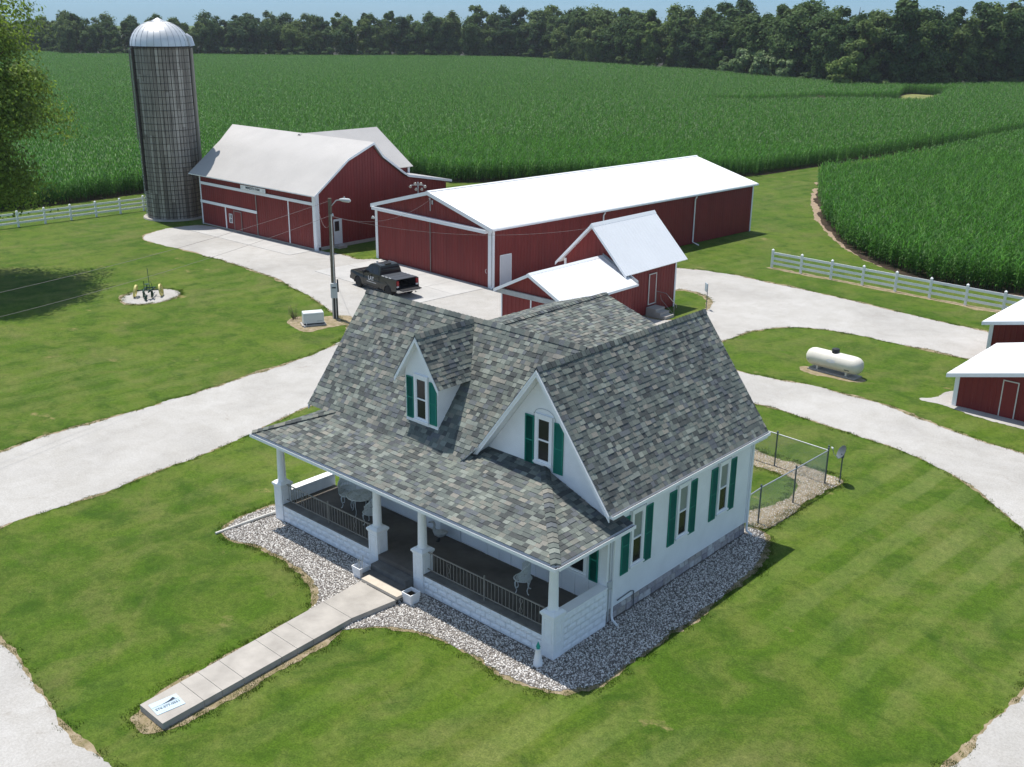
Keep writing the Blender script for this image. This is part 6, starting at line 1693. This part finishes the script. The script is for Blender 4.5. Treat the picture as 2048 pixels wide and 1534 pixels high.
for row, (off, sp__, hf) in enumerate([(4.5, 7.6, .86), (12, 8.2, .98), (22, 8.8, 1.08)]):
    s = rt_.uniform(0, 5)
    while s < ds_[-1]:
        x, y = np.interp(s, ds_, EDGE[:, 0]), np.interp(s, ds_, EDGE[:, 1]); h = np.interp(s, ds_, EH_)
        dv = np.array([x, y]) - CAMXY; dv /= np.linalg.norm(dv)
        p = np.array([x, y]) + dv * (off + rt_.uniform(-2, 2.5)) + rt_.uniform(-1.5, 1.5, 2)
        s += sp__ * rt_.uniform(.75, 1.25)
        if not in_view(np.array([p]), .05)[0]: continue
        k = int(rt_.choice([0, 0, 1, 1, 2, 3, 3, 4, 5, 6, 6])); 
        if row == 0 and k == 4: k = 3
        f = h / 17.0 * hf * rt_.uniform(.88, 1.08); rz = rt_.uniform(0, 6.28)
        if not used[k]: t = KINDS_[k]; used[k] = True; t.location = (*p, 0); t.rotation_euler = (0, 0, rz)
        else: t = copy_tree(KINDS_[k], (*p, 0), rz)
        wf = f * rt_.uniform(.92, 1.15)
        t.scale = (wf, wf, f); n_trees += 1
        TREES.append((t, pix_x(p), TL[k] + ', ' + ('front', 'second', 'rear')[row] + ' row of wood, ' + mark(pix_x(p))))
name_all(TREES, None)
for k, u_ in enumerate(used):
    if not u_:
        for c_ in list(KINDS_[k].children): bpy.data.objects.remove(c_)
        bpy.data.objects.remove(KINDS_[k])
# understorey bushes along the wood edge
bsh = thing('edge_bush', (0, 0, -500), 'low dark bush at the foot of the wood', 'bush', 0, 'bushes along the foot of the wood')
link('foliage', crown_mesh('foliage', 200, 2.8, 2.2, 1.9, 12, 1300, .45, M['wood_leaf']), bsh); link('stem', trunk_mesh(31, 3.2, .10, 1.8, 5, .05), bsh)
s = 2.0; first = True; BUSHES = []
while s < ds_[-1]:
    x, y = np.interp(s, ds_, EDGE[:, 0]), np.interp(s, ds_, EDGE[:, 1]); s += 5.6 * rt_.uniform(.7, 1.3)
    dv = np.array([x, y]) - CAMXY; dv /= np.linalg.norm(dv); p = np.array([x, y]) + dv * rt_.uniform(-.5, 2.0)
    if not in_view(np.array([p]), .03)[0]: continue
    f = rt_.uniform(.8, 1.5)
    if first: t = bsh; t.location = (*p, 0); first = False
    else: t = copy_tree(bsh, (*p, 0), rt_.uniform(0, 6.28))
    t.scale = (f * 1.2, f * 1.2, f)
    BUSHES.append((t, pix_x(p), 'low dark bush at wood\'s foot, ' + mark(pix_x(p))))
name_all(BUSHES, None)
# the pale bushes standing before the wood, and one rounder green tree beside them
pale = [(-167, 283.5, 5.4, 7.6, 'small pale green bush at the left end of the bright clump before the wood'), (-157, 279, 7.8, 11.4, 'tallest pale green bush of the bright clump before the wood'), (-147, 272, 7.2, 10.4, 'rounded pale green bush in the middle of the bright clump before the wood'), (-138, 269, 5.6, 8.2, 'low pale green bush at the right end of the bright clump before the wood'), (-113, 254, 7.6, 10.5, 'round green tree standing just before the wood, left of the grassy track')]
for i, (x, y, rx, h, lb) in enumerate(pale):
    t = thing('pale_bush' if i < 4 else 'round_tree', (x, y, 0), lb, 'bush' if i < 4 else 'tree', 0, 'pale bushes before the wood' if i < 4 else None)
    link('foliage', crown_mesh('foliage', 300 + i, rx * .72, h * .52, h * .5, 18, 2600, .52, M['bush_leaf'] if i < 4 else M['wood_leaf'], .9), t); link('stem', trunk_mesh(40 + i, h * .8, .14, rx * .4, 5, .1), t)
# brush pile in the field
bp_ = MB(); rr = random.Random(12)
for i in range(170):
    a = rr.uniform(0, 6.28); d = rr.uniform(0, 4.2); x, y = d * math.cos(a) * 1.5, d * math.sin(a); z = max(.1, (1.7 - d * .36)) * rr.uniform(.3, 1.1)
    b, L = rr.uniform(0, 6.28), rr.uniform(.6, 1.8)
    bp_.tube([(x, y, z), (x + L * math.cos(b), y + L * math.sin(b), max(.05, z + rr.uniform(-.5, .6)))], [.07, .03], 4)
tag(bp_.build('brush_pile', M['brown_twig'], None, False, (-95.5, 206.5, 0)), 'brown pile of dead branches on the grassy strip in the cornfield', 'brush pile')
# the big yard tree at the left edge
yt = thing('yard_tree', (-60.6, 7.8, 0), 'large leafy yard tree cut off by the left edge of the picture', 'tree')
link('crown', crown_mesh('crown', 400, 9.0, 12.6, 12.6, 80, 90000, .135, M['near_leaf'], .95), yt); link('trunk', trunk_mesh(60, 22, .45, 6.5, 12, .2), yt)
# dark weed by the generator
wd = MB(); rr = random.Random(2)
for i in range(40):
    a, L = rr.uniform(0, 6.28), rr.uniform(.3, .8); x, y = .12 * math.cos(a), .12 * math.sin(a)
    wd.tube([(x, y, 0), (x * 2, y * 2, L * .6), (x * 3.4, y * 3.4, L)], [.008, .007, .004], 3)
    wd.add([(x * 3.4, y * 3.4, L), (x * 3.4 + .05, y * 3.4, L + .05), (x * 3.4, y * 3.4 + .05, L + .09)], [(0, 1, 2)])
tag(wd.build('dry_weed', M['brown_twig'], None, False, (-35.6, 17.25, 0)), 'dark dried weed growing by the generator', 'plant')
# ------------------------------------------------------------------ summer haze over the fields
hm = bpy.data.materials.new('haze'); hm.use_nodes = True
hn = hm.node_tree.nodes; hn.remove(hn['Principled BSDF'])
pv_ = hn.new('ShaderNodeVolumePrincipled'); pv_.inputs['Color'].default_value = (0.86, 0.92, 1.0, 1); pv_.inputs['Density'].default_value = 0.00012; pv_.inputs['Anisotropy'].default_value = 0.3
hm.node_tree.links.new(pv_.outputs[0], hn['Material Output'].inputs['Volume'])
tag(MB().box(-1450, 950, -500, 1450, -1, 34).build('haze', hm), 'pale summer haze over the fields', 'haze', None, 'stuff')
